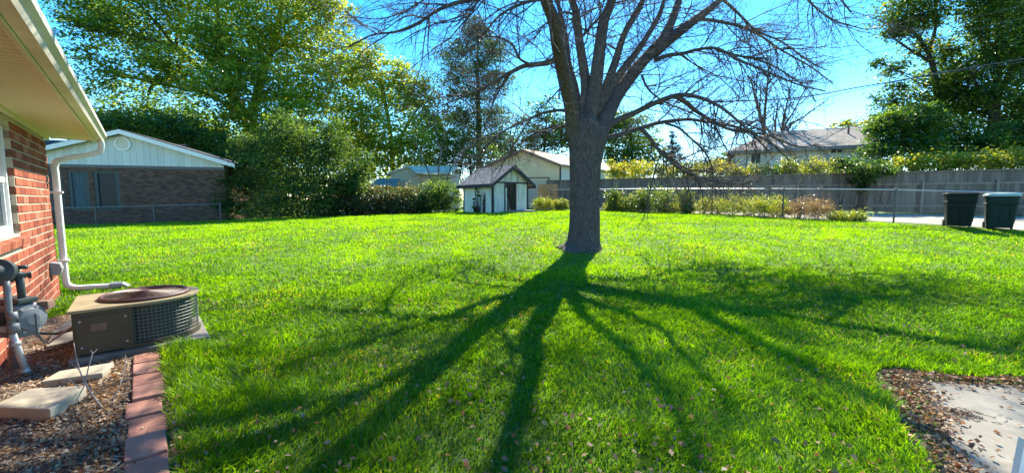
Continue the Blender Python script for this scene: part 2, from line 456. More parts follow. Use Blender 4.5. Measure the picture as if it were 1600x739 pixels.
def spline(pts, n):
    """Catmull-Rom through pts"""
    p = np.asarray(pts, float)
    if len(p) == 2: return p[0] + (p[1] - p[0]) * np.linspace(0, 1, n)[:, None]
    p = np.vstack([2 * p[0] - p[1], p, 2 * p[-1] - p[-2]])
    m = len(p) - 3
    out = []
    for u in np.linspace(0, m - 1e-6, n):
        i = int(u); t = u - i
        a, b, c, d = p[i], p[i + 1], p[i + 2], p[i + 3]
        out.append(.5 * ((2 * b) + (c - a) * t + (2 * a - 5 * b + 4 * c - d) * t * t + (3 * b - a - 3 * c + d) * t ** 3))
    return np.array(out)
def unit(v): return v / (np.linalg.norm(v, axis=-1, keepdims=True) + 1e-9)
def tubes(paths, radii, sides=3):
    """paths (N,K,3), radii (N,K) -> verts, quads"""
    n, k, _ = paths.shape
    t = np.empty_like(paths); t[:, 1:-1] = paths[:, 2:] - paths[:, :-2]; t[:, 0] = paths[:, 1] - paths[:, 0]; t[:, -1] = paths[:, -1] - paths[:, -2]
    t = unit(t)
    ref = np.where(np.abs(t[:, :1, 2:3]) > .85, np.array([[[1., 0, 0]]]), np.array([[[0, 0, 1.]]]))
    nx = unit(np.cross(t, np.broadcast_to(ref, t.shape))); ny = np.cross(t, nx)
    a = np.arange(sides) * 2 * np.pi / sides
    V = paths[:, :, None] + radii[:, :, None, None] * (nx[:, :, None] * np.cos(a)[:, None] + ny[:, :, None] * np.sin(a)[:, None])
    idx = np.arange(n * k * sides).reshape(n, k, sides)
    A = idx[:, :-1]; B = idx[:, 1:]
    F = np.stack([A, np.roll(A, -1, 2), np.roll(B, -1, 2), B], -1).reshape(-1, 4)
    return V.reshape(-1, 3), F
def leaves(C, size, rs, up=0.5, aspect=.55, droop=0.0, dirs=None):
    """kite-shaped leaf quads at C"""
    n = len(C)
    nrm = rs.normal(size=(n, 3)); nrm[:, 2] = np.abs(nrm[:, 2]) + up; nrm = unit(nrm)
    d = rs.normal(size=(n, 3)) if dirs is None else dirs + rs.normal(size=(n, 3)) * .5
    d[:, 2] -= droop
    d = unit(d - nrm * (d * nrm).sum(1, keepdims=True)); s = np.cross(nrm, d)
    L = np.broadcast_to(np.asarray(size), (n,))[:, None]
    W = L * aspect * .5
    cv = nrm * L * .12
    V = np.stack([C - d * L * .5, C + s * W + cv, C + d * L * .5, C - s * W + cv], 1).reshape(-1, 3)
    F = np.arange(n * 4).reshape(n, 4)
    return V, F
def cat(parts):
    V, F, T, o = [], [], [], 0
    for p in parts:
        V.append(p[0]); F.append(p[1] + o); o += len(p[0])
        if len(p) > 2: T.append(p[2])
    return np.vstack(V), np.vstack(F), (np.concatenate(T) if T else None)

# ------------------------------------------------------------------ layout of the near house (wall line runs along WU, lawn side WN)
WC = np.array([-7.0583, 6.3169, 0.0])
WU = np.array([0.67009, -0.74228, 0.0]); WN = np.array([0.74228, 0.67009, 0.0]); ZU = np.array([0, 0, 1.0])
WC = WC + WU * 0.12
def H(u, n, z): return WC + WU * u + WN * n + ZU * z
def un(x, y):
    dx, dy = np.asarray(x) - WC[0], np.asarray(y) - WC[1]
    return dx * WU[0] + dy * WU[1], dx * WN[0] + dy * WN[1]

# patio outline (plan)
PATIO = np.array([[3.36, 3.26], [4.4, 3.10], [6.2, 2.75], [6.2, -1.0], [0.9, -1.0], [1.55, .95], [2.40, 2.05]])
def in_poly(x, y, poly):
    x, y = np.asarray(x), np.asarray(y); c = np.zeros(x.shape, bool); n = len(poly)
    for i in range(n):
        x0, y0 = poly[i]; x1, y1 = poly[(i + 1) % n]
        k = (y0 > y) != (y1 > y)
        with np.errstate(divide='ignore', invalid='ignore'):
            c ^= k & (x < (x1 - x0) * (y - y0) / (y1 - y0) + x0)
    return c
def poly_dist(x, y, poly):
    x, y = np.asarray(x), np.asarray(y); best = np.full(x.shape, 1e9)
    for i in range(len(poly)):
        a, b = poly[i], poly[(i + 1) % len(poly)]; d = b - a
        t = np.clip(((x - a[0]) * d[0] + (y - a[1]) * d[1]) / (d @ d), 0, 1)
        best = np.minimum(best, np.hypot(x - a[0] - t * d[0], y - a[1] - t * d[1]))
    return best
# chain link fence line on the right (plan points), wooden fence line
CL = [(2.3, 24.6), (4.6, 22.9), (7.0, 21.2), (9.45, 19.4), (10.95, 16.6), (13.70, 14.7), (16.4, 12.95), (19.2, 11.1)]
WF_A, WF_B = np.array([2.4, 28.9]), np.array([27.0, 15.56])
def wf_t(px):
    m = (px - 800) / FPX; d = WF_B - WF_A
    return (m * WF_A[1] - WF_A[0]) / (d[0] - m * d[1])
def wf(px, back=0.0):
    d = WF_B - WF_A; nrm = np.array([-d[1], d[0]]) / np.linalg.norm(d)
    if nrm[1] < 0: nrm = -nrm
    return WF_A + d * wf_t(px) + nrm * back
def clY(x): return np.interp(x, [q[0] for q in CL], [q[1] for q in CL])

# ------------------------------------------------------------------ ground, alley, bed, patio
def axis_pts(a, b, fine, lim):
    out = [0.0]; 
    while out[-1] < lim: out.append(out[-1] + max(fine, out[-1] * .045))
    return np.array(out)
xs = axis_pts(0, 0, .6, 900); xs = np.concatenate([-xs[:0:-1], xs])
ys = axis_pts(0, 0, .5, 1500); ys = np.concatenate([-np.arange(3, 60, 4.0)[::-1], ys])
X, Y = np.meshgrid(xs, ys)
V = np.stack([X, Y, ground(X, Y)], -1).reshape(-1, 3)
i = np.arange(len(V)).reshape(X.shape)
Fq = np.stack([i[:-1, :-1], i[:-1, 1:], i[1:, 1:], i[1:, :-1]], -1).reshape(-1, 4)
setting('ground', np_mesh('ground', V, Fq, smooth=True), 'soil')
def strip(a, b, n, m, lift):
    """sheet between two plan polylines, lifted over the ground"""
    a, b = spline(a, n), spline(b, n)
    g = a[:, None] * (1 - np.linspace(0, 1, m))[None, :, None] + b[:, None] * np.linspace(0, 1, m)[None, :, None]
    z = ground(g[..., 0], g[..., 1]) + lift
    V = np.concatenate([g, z[..., None]], -1).reshape(-1, 3)
    i = np.arange(n * m).reshape(n, m)
    return np_mesh('sheet', V, np.stack([i[:-1, :-1], i[1:, :-1], i[1:, 1:], i[:-1, 1:]], -1).reshape(-1, 4))
wa, wb = WF_A, WF_B
setting('alley', strip([(7.2, 21.9), (10.6, 18.3), (13.2, 15.75), (16.6, 13.1), (27, 6.2)], [(7.4, 25.6), (11.6, 23.3), (16, 20.9), (21, 18.2), (29, 13.8)], 40, 8, .012), 'alley')
bed = np.array([H(1.75, -.02, 0), H(1.75, 1.0, 0), H(9.2, 1.0, 0), H(9.2, -.02, 0)])[:, :2]
setting('mulch_bed', strip([bed[0], bed[3]], [bed[1], bed[2]], 40, 8, .010), 'mulch')
mb = MB(); mb.prism([(*q, -.08) for q in PATIO], (0, 0, .105))
setting('patio', mb.mesh('patio', bevel=.006), 'concrete_pale')

def lawn_ok(x, y):
    u, n = un(x, y)
    near = u > 3.15
    ok = ~((n < 1.07) & (u > 1.72)) & ~((n < 1.47) & (u > 3.04) & (u < 4.09)) & ((n > .03) | (u < -.05))
    ok &= ~in_poly(x, y, PATIO)
    d = poly_dist(x, y, PATIO)
    ok &= ~(d < .03 + .30 * vnoise(x, y, .42, 5))
    ok &= y < clY(np.clip(x, 2.3, 19)) - .15
    ok &= ~((x < 2.3) & (y > 24.4)) & ~((x < -13) & (y > 19.2 + (x + 25) * .33))
    # shed footprint, worn ring round the trunk
    c, s = math.cos(math.radians(40)), math.sin(math.radians(40))
    a = (x + .98) * c + (y - 21) * s; b = -(x + .98) * s + (y - 21) * c
    ok &= ~((a > -.05) & (a < 2.45) & (b > -.05) & (b < 2.75))
    ok &= ~((a > .6) & (a < 2.35) & (b > -1.25) & (b < 0))
    ok &= np.hypot(x - 1.82, y - 10.4) > .43
    return ok

def grass(n, y0, y1, seed, tri):
    rs = np.random.RandomState(seed)
    out = []
    # density falls with distance
    yy = (y0 ** .8 + (y1 ** .8 - y0 ** .8) * rs.rand(n)) ** 1.25
    xx = yy * (rs.rand(n) * 2.64 - 1.32)
    k = lawn_ok(xx, yy); xx, yy = xx[k], yy[k]
    big = vnoise(xx, yy, 1.3, 1); mid = vnoise(xx, yy, .42, 2); fine = vnoise(xx, yy, .16, 3)
    k = rs.rand(len(xx)) < .52 + .4 * fine + .3 * mid - .45 * np.exp(-((np.hypot(xx - 1.82, yy - 10.4) - .4) / .35) ** 2)
    fade = np.clip((yy - 6.6) / 1.9, 0, 1)
    k &= rs.rand(len(xx)) < (np.where(yy < 8.5, 1 - fade, 0) if tri == 3 else np.where(yy < 8.5, fade, 1))
    xx, yy, big, mid, fine = xx[k], yy[k], big[k], mid[k], fine[k]
    m = len(xx)
    h = (.040 + .032 * mid * mid + .026 * fine * fine) * (.55 + .8 * rs.rand(m)) * (.75 + .5 * big)
    u_, n_ = un(xx, yy)
    edge = (np.abs(n_ - 1.1) < .22) & (u_ > 3) | (poly_dist(xx, yy, PATIO) < .6)
    h = np.where(edge, h * 1.45, h)
    h = h * np.interp(yy, [0, 6, 12, 25], [1, 1, 1.0, 1.05])
    w = .0038 * (np.maximum(yy, 2.2) / 2.2) ** np.where(yy > 7, .88, .78) * (.7 + .6 * rs.rand(m))
    az = rs.rand(m) * 2 * np.pi + 2.0 * (mid - .5)
    wind = (vnoise(xx, yy, .8, 8) - .5) * 9
    lean = h * (.25 + .85 * rs.rand(m))
    lx, ly = np.cos(az + 0) * lean + np.cos(wind) * h * .35, np.sin(az) * lean + np.sin(wind) * h * .35
    fa = rs.rand(m) * 2 * np.pi
    sx, sy = np.cos(fa) * w, np.sin(fa) * w
    z = ground(xx, yy) - .005
    t = np.clip(.26 + .34 * big + .20 * (mid - .5) + .25 * (vnoise(xx, yy, 3.1, 9) - .5) + rs.normal(size=m) * .12 + np.interp(yy, [3, 6, 10, 20], [.01, .03, .14, .26]) , .02, .82)
    t = np.where(rs.rand(m) < .014 + .12 * np.exp(-((np.hypot(xx - 1.82, yy - 10.4)) / 1.0) ** 2) + .12 * (vnoise(xx, yy, .9, 12) > .72), .86 + .14 * rs.rand(m), t)
    base = np.stack([xx, yy, z], -1)
    sd = np.stack([sx, sy, 0 * sx], -1)
    tip = base + np.stack([lx, ly, h], -1)
    if tri == 1:
        V = np.stack([base - sd, base + sd, tip], 1).reshape(-1, 3); F = np.arange(3 * m).reshape(m, 3)
        return V, F, np.repeat(t, 3)
    mdp = base + np.stack([lx * .32, ly * .32, h * .62], -1)
    V = np.stack([base - sd, base + sd, mdp - sd * .75, mdp + sd * .75, tip], 1).reshape(-1, 3)
    i = np.arange(m)[:, None] * 5
    F = np.concatenate([i + np.array([[0, 1, 3]]), i + np.array([[0, 3, 2]]), i + np.array([[2, 3, 4]])], 0)
    return V, F, np.repeat(t, 5)
gp = [grass(255000, 1.9, 8.5, 21, 3), grass(360000, 6.6, 26, 22, 1)]
V, F, T = cat(gp)
o = setting('lawn_grass', np_mesh('lawn_grass', V, F, T), 'grass', 'stuff')

def scatter_leaves(name, x, y, z, size, mat, seed, up=1.2, tint=None):
    rs = np.random.RandomState(seed); n = len(x)
    V, F = leaves(np.stack([x, y, z], -1), size * (.6 + .8 * rs.rand(n)), rs, up=up, aspect=.7)
    t = np.repeat(rs.rand(n) if tint is None else tint, 4)
    return setting(name, np_mesh(name, V, F, t), mat, 'stuff')
rs = np.random.RandomState(31)
n = 5200
yy = 2.0 + 11 * rs.rand(n) ** 1.8; xx = yy * (rs.rand(n) * 2.5 - 1.25)
k = lawn_ok(xx, yy) & (rs.rand(n) < .12 + 1.1 * np.clip(vnoise(xx, yy, .5, 17) - .35, 0, 1)); xx, yy = xx[k], yy[k]
scatter_leaves('fallen_leaves', xx, yy, ground(xx, yy) + .03 + .035 * rs.rand(len(xx)), .036, 'deadleaf', 32, up=.4, tint=.25 + .6 * rs.rand(len(xx)))
# leaf litter heaped along the patio edge
n = 40000
xx = 1.5 + 3.6 * rs.rand(n); yy = 1.7 + 2.1 * rs.rand(n)
d = poly_dist(xx, yy, PATIO); ins = in_poly(xx, yy, PATIO)
pr = np.where(ins, np.exp(-d / .05), np.clip(1.15 - d / (.10 + .26 * vnoise(xx, yy, .42, 5)), 0, 1)) * (.55 + .6 * vnoise(xx, yy, .3, 41))
k = rs.rand(n) < pr; xx, yy, d, ins = xx[k], yy[k], d[k], ins[k]
zz = np.where(ins, .03, .008 + .035 * np.clip(1 - d / .3, 0, 1)) + .02 * rs.rand(len(xx))
scatter_leaves('leaf_litter', xx, yy, zz, .030, 'deadleaf', 33, up=.7, tint=rs.rand(len(xx)) ** 1.3 * .95)
n = 46
xx = 2.3 + 2.2 * rs.rand(n); yy = 1.9 + 1.2 * rs.rand(n); k = in_poly(xx, yy, PATIO); xx, yy = xx[k], yy[k]
scatter_leaves('patio_leaves', xx, yy, np.full(len(xx), .034), .038, 'deadleaf', 34, up=1.0, tint=.5 * rs.rand(len(xx)))
# needle and straw debris on the patio
n = 240
c = ZP(1490, 650, .025)[:2]
sx = c[0] + rs.normal(size=n) * .13; sy = c[1] + rs.normal(size=n) * .04
an = rs.rand(n) * 3.14; L = .02 + .05 * rs.rand(n)
k = np.arange(n) < 12
sx = np.where(k, 2.4 + 1.9 * rs.rand(n), sx); sy = np.where(k, 2.0 + 1.1 * rs.rand(n), sy); L = np.where(k, .12 * rs.rand(n) + .04, L)
k = in_poly(sx, sy, PATIO); sx, sy, an, L = sx[k], sy[k], an[k], L[k]
p0 = np.stack([sx, sy, np.full(len(sx), .028)], -1); dv = np.stack([np.cos(an) * L, np.sin(an) * L, 0 * L], -1)
V, F = tubes(np.stack([p0, p0 + dv * .5 + [0, 0, .004], p0 + dv], 1), np.full((len(sx), 3), .0022))
setting('straw_debris', np_mesh('straw_debris', V, F, np.repeat(.3 + .5 * rs.rand(len(sx)), 9)), 'chip', 'stuff')

# wood chips of the bed
rs = np.random.RandomState(51)
n = 25000
uu = 1.8 + 6.0 * rs.rand(n) ; nn = .0 + 1.25 * rs.rand(n) ** .95
k = (nn < .87) | ((nn > 1.05) & (rs.rand(n) < .25)); uu, nn = uu[k], nn[k]
k = ~((uu > 3.05) & (uu < 4.12) & (nn > .42)); uu, nn = uu[k], nn[k]
n = len(uu)
c = WC + WU * uu[:, None] + WN * nn[:, None]; c[:, 2] = .016 + .022 * rs.rand(n)
L = .006 + .020 * rs.rand(n) ** 2; Wd = L * (.12 + .26 * rs.rand(n)); Th = .001 + .002 * rs.rand(n)
a = rs.rand(n) * 6.28; tl = (rs.rand(n) - .5) * .9
d = np.stack([np.cos(a) * np.cos(tl), np.sin(a) * np.cos(tl), np.sin(tl)], -1); s = unit(np.cross(d, rs.normal(size=(n, 3)) * .35 + [0, 0, 1])); q = np.cross(s, d)
cs = [(-1, -1, -1), (1, -1, -1), (1, 1, -1), (-1, 1, -1), (-.9, -.8, 1), (.9, -.8, 1), (.9, .8, 1), (-.9, .8, 1)]
V = np.stack([c + d * L[:, None] * x + s * Wd[:, None] * y + q * Th[:, None] * z for x, y, z in cs], 1).reshape(-1, 3)
F = (np.arange(n)[:, None, None] * 8 + np.array([(4, 5, 6, 7), (0, 1, 5, 4), (1, 2, 6, 5), (2, 3, 7, 6), (3, 0, 4, 7)])[None]).reshape(-1, 4)
setting('wood_chips', np_mesh('wood_chips', V, F, np.repeat(rs.rand(n), 8)), 'chip', 'stuff')
n = 6000
uu = 1.8 + 5.5 * rs.rand(n); nn = 1.2 * rs.rand(n) ** .6; nn = np.where((nn > .85) & (nn < 1.05) & (rs.rand(n) < .9), nn - .25, nn)
k = ~((uu > 3.05) & (uu < 4.12) & (nn > .42)); uu, nn = uu[k], nn[k]
c = WC + WU * uu[:, None] + WN * nn[:, None]
scatter_leaves('bed_leaves', c[:, 0], c[:, 1], (.034 + .02 * rs.rand(len(uu))), .027, 'deadleaf', 52, up=.6, tint=.45 + .55 * rs.rand(len(uu)))

# ------------------------------------------------------------------ near brick house
WT = 2.44
house = Thing('brick_house', 'red brick house corner at the left with cream soffit and white gutter', 'house', H(0, 0, 0))
WU0, WU1, WZ0, WZ1 = 2.30, 3.55, 1.13, 2.28       # window opening along the wall
UEND = 8.6
wall_mb = MB()
def wall_box(u0, u1, z0, z1, n0, n1, m=None):
    (m or wall_mb).box(H(u0, n0, z0), WU * (u1 - u0), WN * (n1 - n0), ZU * (z1 - z0))
wall_box(0.008, WU0, -.2, WT, -.25, -.008); wall_box(WU1, UEND, -.2, WT, -.25, -.008)
wall_box(WU0, WU1, -.2, WZ0, -.25, -.008); wall_box(WU0, WU1, WZ1, WT, -.25, -.008)
wall_box(0.008, .25, -.2, WT, -6.0, -.25)
wall = house.part('wall', wall_mb, 'mortar')
# bricks: shared meshes, the 300 that show largest as parts
BL, BH, JO = .290, .085, .016
def brick_mesh(L, tint):
    b = MB(); b.cur = tint
    b.box((0, 0, 0), WU * L, -WN * .09, ZU * BH)
    me = b.mesh('brick', (0, 0, 0)); me.materials.append(M['brick'])
    bm = bmesh.new(); bm.from_mesh(me)
    bmesh.ops.bevel(bm, geom=[e for e in bm.edges if max((v.co.dot(Vector(WN)) for v in e.verts)) > -.001 and min((v.co.dot(Vector(WN)) for v in e.verts)) > -.001], offset=.004, segments=1, affect='EDGES')
    bm.to_mesh(me); bm.free()
    return me
full = [brick_mesh(BL, t) for t in (.02, .15, .3, .42, .5, .58, .7, .82, .98)]
half = [brick_mesh(BL * .5 - JO * .5, t) for t in (.1, .4, .7)]
bricks = []
course = 0; z = -.06
while z + BH < WT:
    off = (course % 2) * (BL + JO) * .5
    u = 0.0
    first = True
    while u < UEND:
        L = BL
        hf = False
        if first and course % 2: hf = True; L = BL * .5 - JO * .5
        first = False
        u1 = u + L
        if z + BH > WZ0 - .10 and z < WZ1 + .0 and u1 > WU0 and u < WU1:     # window: cut bricks at the jamb
            if u < WU0 - .04: bricks.append((u, z, None, WU0 - u - .0))
            if u1 > WU1 + .04: bricks.append((WU1, z, None, u1 - WU1))
        else:
            bricks.append((u, z, hf, L))
        u = u1 + JO
    z += BH + JO; course += 1
def vis(b):
    c = H(b[0] + b[3] / 2, 0, b[1] + BH / 2); v = c - _C
    d = v @ _F
    px, py = 800 + FPX * (v @ _R) / max(d, .01), 369.5 - FPX * (v @ _U) / max(d, .01)
    return (d > .2 and -25 < px < 130 and -10 < py < 760), np.linalg.norm(v)
info = [(vis(b), b) for b in bricks]
shown = sorted([(d, b) for ((ok, d), b) in info if ok], key=lambda q: q[0])
rest = [b for ((ok, d), b) in info if not ok] + [b for d, b in shown[299:]]
for d, (u, z, hf, L) in shown[:299]:
    pr = random.uniform(-.002, .003)
    if hf is None: me = brick_mesh(L, random.choice((.2, .5, .8)))
    else: me = random.choice(half if hf else full)
    o = bpy.data.objects.new('brick', me); COL.objects.link(o); o.parent = wall
    o.location = H(u, pr, z) - house.loc
mb = MB()
for u, z, hf, L in rest:
    mb.cur = random.random(); mb.box(H(u, random.uniform(-.002, .003), z), WU * L, -WN * .09, ZU * BH)
u = 0
z = -.06; c = 0
while z + BH < WT:      # end wall of the house, hidden from here
    for k in range(18):
        mb.cur = random.random(); s0 = .1 + k * (BL + JO) + (c % 2) * .15
        mb.box(H(-.001, -s0, z), -WN * BL, WU * .06, ZU * BH)
    z += BH + JO; c += 1
house.part('brick_courses', mb, 'brick', wall, kind='stuff')
# sloping brick sill, window
mb = MB(); mb.cur = .45
for k in range(13):
    mb.cur = random.random(); u = WU0 - .06 + k * .104
    mb.prism([H(u, -.09, WZ0 - .005), H(u, .055, WZ0 - .045), H(u, .045, WZ0 - .12), H(u, -.09, WZ0 - .12)], WU * .094)
sill = house.part('window_sill', mb, 'brick')
mb = MB()
f = .055
wall_box(WU0, WU0 + f, WZ0, WZ1, -.14, -.05, mb); wall_box(WU1 - f, WU1, WZ0, WZ1, -.14, -.05, mb)
wall_box(WU0 + f, WU1 - f, WZ0, WZ0 + f, -.14, -.047, mb); wall_box(WU0 + f, WU1 - f, WZ1 - f, WZ1, -.14, -.05, mb)
win = house.part('window', mb, 'vinyl', bevel=.004)
zm = 1.71
mb = MB()
wall_box(WU0 + f, WU1 - f, zm - .03, zm + .03, -.125, -.065, mb)
wall_box(WU0 + f, WU0 + f + .035, WZ0 + f, zm - .03, -.12, -.075, mb); wall_box(WU1 - f - .035, WU1 - f, WZ0 + f, zm - .03, -.12, -.075, mb)
wall_box(WU0 + f + .035, WU1 - f - .035, WZ0 + f, WZ0 + f + .035, -.12, -.075, mb)
house.part('sash', mb, 'vinyl', win, bevel=.003)
mb = MB(); wall_box(WU0 + f, WU1 - f, zm + .03, WZ1 - f, -.118, -.11, mb)
house.part('pane', mb, 'screen', win)
mb = MB(); wall_box(WU0 + f + .035, WU1 - f - .035, WZ0 + f + .035, zm - .03, -.108, -.10, mb)
house.part('pane', mb, 'glass', win)
# eave: soffit panels (ribs run across), fascia, gutter, roof sheet
OV = .50
E0 = -.10                       # soffit end, just past the corner
mb = MB()
pw = .1
u = E0
while u < UEND:
    mb.box(H(u + .007, .0, WT), WU * (pw - .014), WN * OV, ZU * .018)
    mb.box(H(u - .007, .0, WT + .012), WU * .014, WN * OV, ZU * .006)
    u += pw
soff = house.part('soffit', mb, 'soffit')
mb = MB(); mb.box(H(E0, 0, WT - .05), WU * (UEND - E0), WN * .035, ZU * .048)
house.part('frieze_board', mb, 'trim_tan')
mb = MB(); mb.box(H(E0 - .03, 0.04, WT - .012), WU * .028, WN * (OV - .04), ZU * .16)
house.part('end_board', mb, 'trim_tan')
mb = MB(); mb.box(H(E0 - .03, OV, WT - .02), WU * (UEND - E0), WN * .03, ZU * .17)
house.part('fascia', mb, 'trim_tan')
prof = [(0.002, .145), (0.002, .02), (.075, .02), (.095, .06), (.125, .085), (.125, .14), (.11, .14), (.11, .095), (.085, .072), (.066, .032), (.014, .032), (.014, .145)]
mb = MB(); mb.prism([H(E0 - .10, OV + .03 + a, WT - .02 + b) for a, b in prof], WU * (UEND - E0))
gut = house.part('gutter', mb, 'gutter')
mb = MB(); mb.prism([H(E0 - .10, OV + .03 + a, WT - .02 + b) for a, b in [(0.002, .145), (0.002, .02), (.075, .02), (.095, .06), (.125, .085), (.125, .14)]], -WU * .004)
house.part('end_cap', mb, 'gutter', gut)
mb = MB()
mb.prism([H(E0 - .06, OV + .07, WT + .135), H(E0 - .06, -4.5, WT + 1.6), H(E0 - .06, -4.5, WT + 1.63), H(E0 - .06, OV + .07, WT + .165)], WU * (UEND - E0))
house.part('roof', mb, 'shingle_grey')
# downspout with two upper elbows, long drop, bottom elbow and horizontal run
g0 = H(E0 + .02, OV + .085, WT)
path = [g0, g0 - ZU * .10, H(E0 + .02, OV + .02, WT - .20), H(-.02, .14, WT - .33), H(-.03, .07, WT - .42), H(-.035, .065, WT - .6), H(-.04, .062, .9), H(-.05, .062, .26), H(-.05, .10, .15), H(-.02, .20, .115)]
end = ZP(180, 443, .14)
path += [H(.04, .36, .115), H(.08, .60, .105), ]
sp = spline(path, 60)
mb = MB(); mb.tube(sp, .042, 12, jitter=lambda a, L, i: .10 * math.cos(4 * a) + .03 * math.cos(8 * a))
ds = house.part('downspout', mb, 'white', smooth=True)
e = sp[-1]; dr = unit(sp[-1] - sp[-3])
mb = MB(); mb.tube([e - dr * .04, e + dr * .10, e + dr * .15 - ZU * .03, e + dr * .16 - ZU * .12], [.066, .066, .062, .056], 10)
house.part('downspout_outlet', mb, 'grey_plastic', ds)
for zz in (.55, 1.6):
    mb = MB(); mb.box(H(-.11, 0.0, zz), WU * .15, WN * .125, ZU * .025); house.part('strap', mb, 'white', ds)
# wall vent
mb = MB(); mb.prism([H(.55, .002, .43), H(.55, .10, .45), H(.55, .12, .52), H(.55, .10, .60), H(.55, .002, .62)], WU * .2)
house.part('wall_vent', mb, 'grey_plastic', bevel=.012)

# ------------------------------------------------------------------ paver edging, slabs
edge = Thing('paver_edging', 'row of red concrete pavers edging the wood chip bed', 'edging', H(4.15, .95, 0))
for k in range(14):
    u0 = 4.16 + k * .302
    mb = MB(); mb.cur = random.random()
    w = .185 + random.uniform(-.006, .012); sk = random.uniform(-.02, .02)
    n0 = .86 + random.uniform(-.012, .012); zt = .055 + random.uniform(-.008, .012); tz = random.uniform(-.012, .012)
    b = [H(u0, n0, -.05), H(u0 + .284, n0, -.05), H(u0 + .284, n0 + w, -.05), H(u0, n0 + w, -.05)]
    t = [H(u0 + .004, n0 + sk, zt), H(u0 + .28, n0 + sk, zt + tz), H(u0 + .28, n0 + w + sk, zt - .006 + tz), H(u0 + .004, n0 + w + sk, zt - .006)]
    mb.add(b + t, [(0, 3, 2, 1), (4, 5, 6, 7), (0, 1, 5, 4), (1, 2, 6, 5), (2, 3, 7, 6), (3, 0, 4, 7)])
    edge.part('paver', mb, 'paver', bevel=.009)
edge2 = Thing('paver_edging', 'short row of red pavers between brick wall corner and grey slab', 'edging', H(1.7, .3, 0))
for k in range(4):
    mb = MB(); mb.cur = random.random(); mb.box(H(1.63, .10 + k * .30, -.04), WN * .285, WU * .16, ZU * (.085 + random.uniform(-.01, .01)))
    edge2.part('paver', mb, 'paver', bevel=.008)
def slab(name, label, pts, z0, z1, mat, cat='slab'):
    c = np.mean([[*q, z0] for q in pts], 0)
    mb = MB(); mb.prism([(*q, z0) for q in pts], (0, 0, z1 - z0))
    return single(name, mb, mat, label, cat, c, bevel=.012)
def zq(z, *pp): return [ZP(a, b, z)[:2] for a, b in pp]
slab('concrete_slab', 'nearer of the two loose concrete slabs on the wood chips', zq(.11, (-40, 634), (78, 639), (135, 602), (46, 606), (0, 627)), -.01, .11, 'concrete')
slab('concrete_slab', 'farther loose concrete slab beside the dry twigs and air conditioner', zq(.085, (62, 596), (160, 582), (178, 565), (92, 579)), -.01, .085, 'concrete')
slab('concrete_slab', 'thin grey slab lying between brick wall and air conditioner', [H(1.95, .30, 0)[:2], H(1.95, 1.10, 0)[:2], H(2.95, 1.05, 0)[:2], H(3.3, .22, 0)[:2], H(2.6, .2, 0)[:2]], -.02, .06, 'concrete_dark')

# ------------------------------------------------------------------ air conditioner on its pad
slab('equipment_pad', 'weathered concrete pad under the air conditioner', [H(3.05, .44, 0)[:2], H(4.08, .44, 0)[:2], H(4.06, 1.46, 0)[:2], H(3.05, 1.46, 0)[:2]], -.04, .075, 'concrete_dark', 'pad')
ac = Thing('air_conditioner', 'old tan air conditioner with round wire guarded coil beside brick house', 'air conditioner', H(3.6, .95, .075))
cu, cn, cr = 3.58, 1.00, .41
z0, z1 = .078, .48
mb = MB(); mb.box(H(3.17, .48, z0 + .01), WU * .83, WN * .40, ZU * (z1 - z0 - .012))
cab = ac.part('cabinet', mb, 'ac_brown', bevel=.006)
mb = MB(); mb.box(H(4.002, .50, z0 + .05), WU * .006, WN * .35, ZU * (z1 - z0 - .09))
ac.part('access_panel', mb, 'ac_brown', cab)
for uu_, zz_ in ((.53, .16), (.53, .40), (.83, .16), (.83, .40)):
    mb = MB(); mb.lathe(H(4.008, uu_, zz_), [(.009, 0), (.009, .003), (.004, .005)], 8, axis=WU); ac.part('screw', mb, 'steel', cab)
mb = MB(); mb.box(H(4.009, .60, .30), WU * .001, WN * .10, ZU * .065); ac.part('rating_plate', mb, 'rust', cab)
mb = MB(); mb.tube([H(3.3, .47, .20), H(3.25, .30, .16), H(3.2, .10, .20), H(3.2, -.02, .26)], .016, 8); ac.part('refrigerant_line', mb, 'meter_dark')
mb = MB(); mb.tube([H(3.4, .47, .28), H(3.36, .25, .10), H(3.3, .08, .30), H(3.3, -.02, .36)], .011, 8); ac.part('conduit', mb, 'grey_plastic')
# lid: rectangle running into a half circle
def dshape(r, z, nn0):
    out = [H(cu - r, nn0, z), H(cu + r, nn0, z)]
    for k in range(25):
        a = math.pi / 2 - math.pi * k / 24
        out.append(H(cu + r * math.sin(a), cn + r * math.cos(a), z))
    return out
mb = MB(); mb.prism(dshape(cr + .02, z1, .455), ZU * .028)
ac.part('top_panel', mb, 'ac_tan', bevel=.006)
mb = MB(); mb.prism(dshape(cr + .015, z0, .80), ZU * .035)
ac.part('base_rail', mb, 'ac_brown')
mb = MB(); mb.lathe(H(cu, cn, z0 + .036), [(cr - .06, 0), (cr - .06, z1 - z0 - .04)], 40)
ac.part('coil', mb, 'coil', smooth=False)
mb = MB()
for k in range(11):
    z = z0 + .05 + k * .034
    mb.tube([H(cu + cr * math.sin(a), cn + cr * math.cos(a), z) for a in np.linspace(-1.9, 1.9, 40)], .0026, 4)
for a in np.linspace(-1.85, 1.85, 46):
    q = H(cu + (cr - .004) * math.sin(a), cn + (cr - .004) * math.cos(a), z0 + .03)
    mb.tube([q, q + ZU * (z1 - z0 - .03)], .0022, 4)
ac.part('coil_guard', mb, 'wire')
gc = H(cu + .01, cn - .01, z1 + .028)
mb = MB()
for a0 in (0,):
    mb.lathe(gc, [(.365, 0), (.36, .022), (.345, .034), (.325, .03), (.32, .012), (.33, 0)], 44)
gr = ac.part('fan_grille', mb, 'ac_grille', smooth=True)
mb = MB()
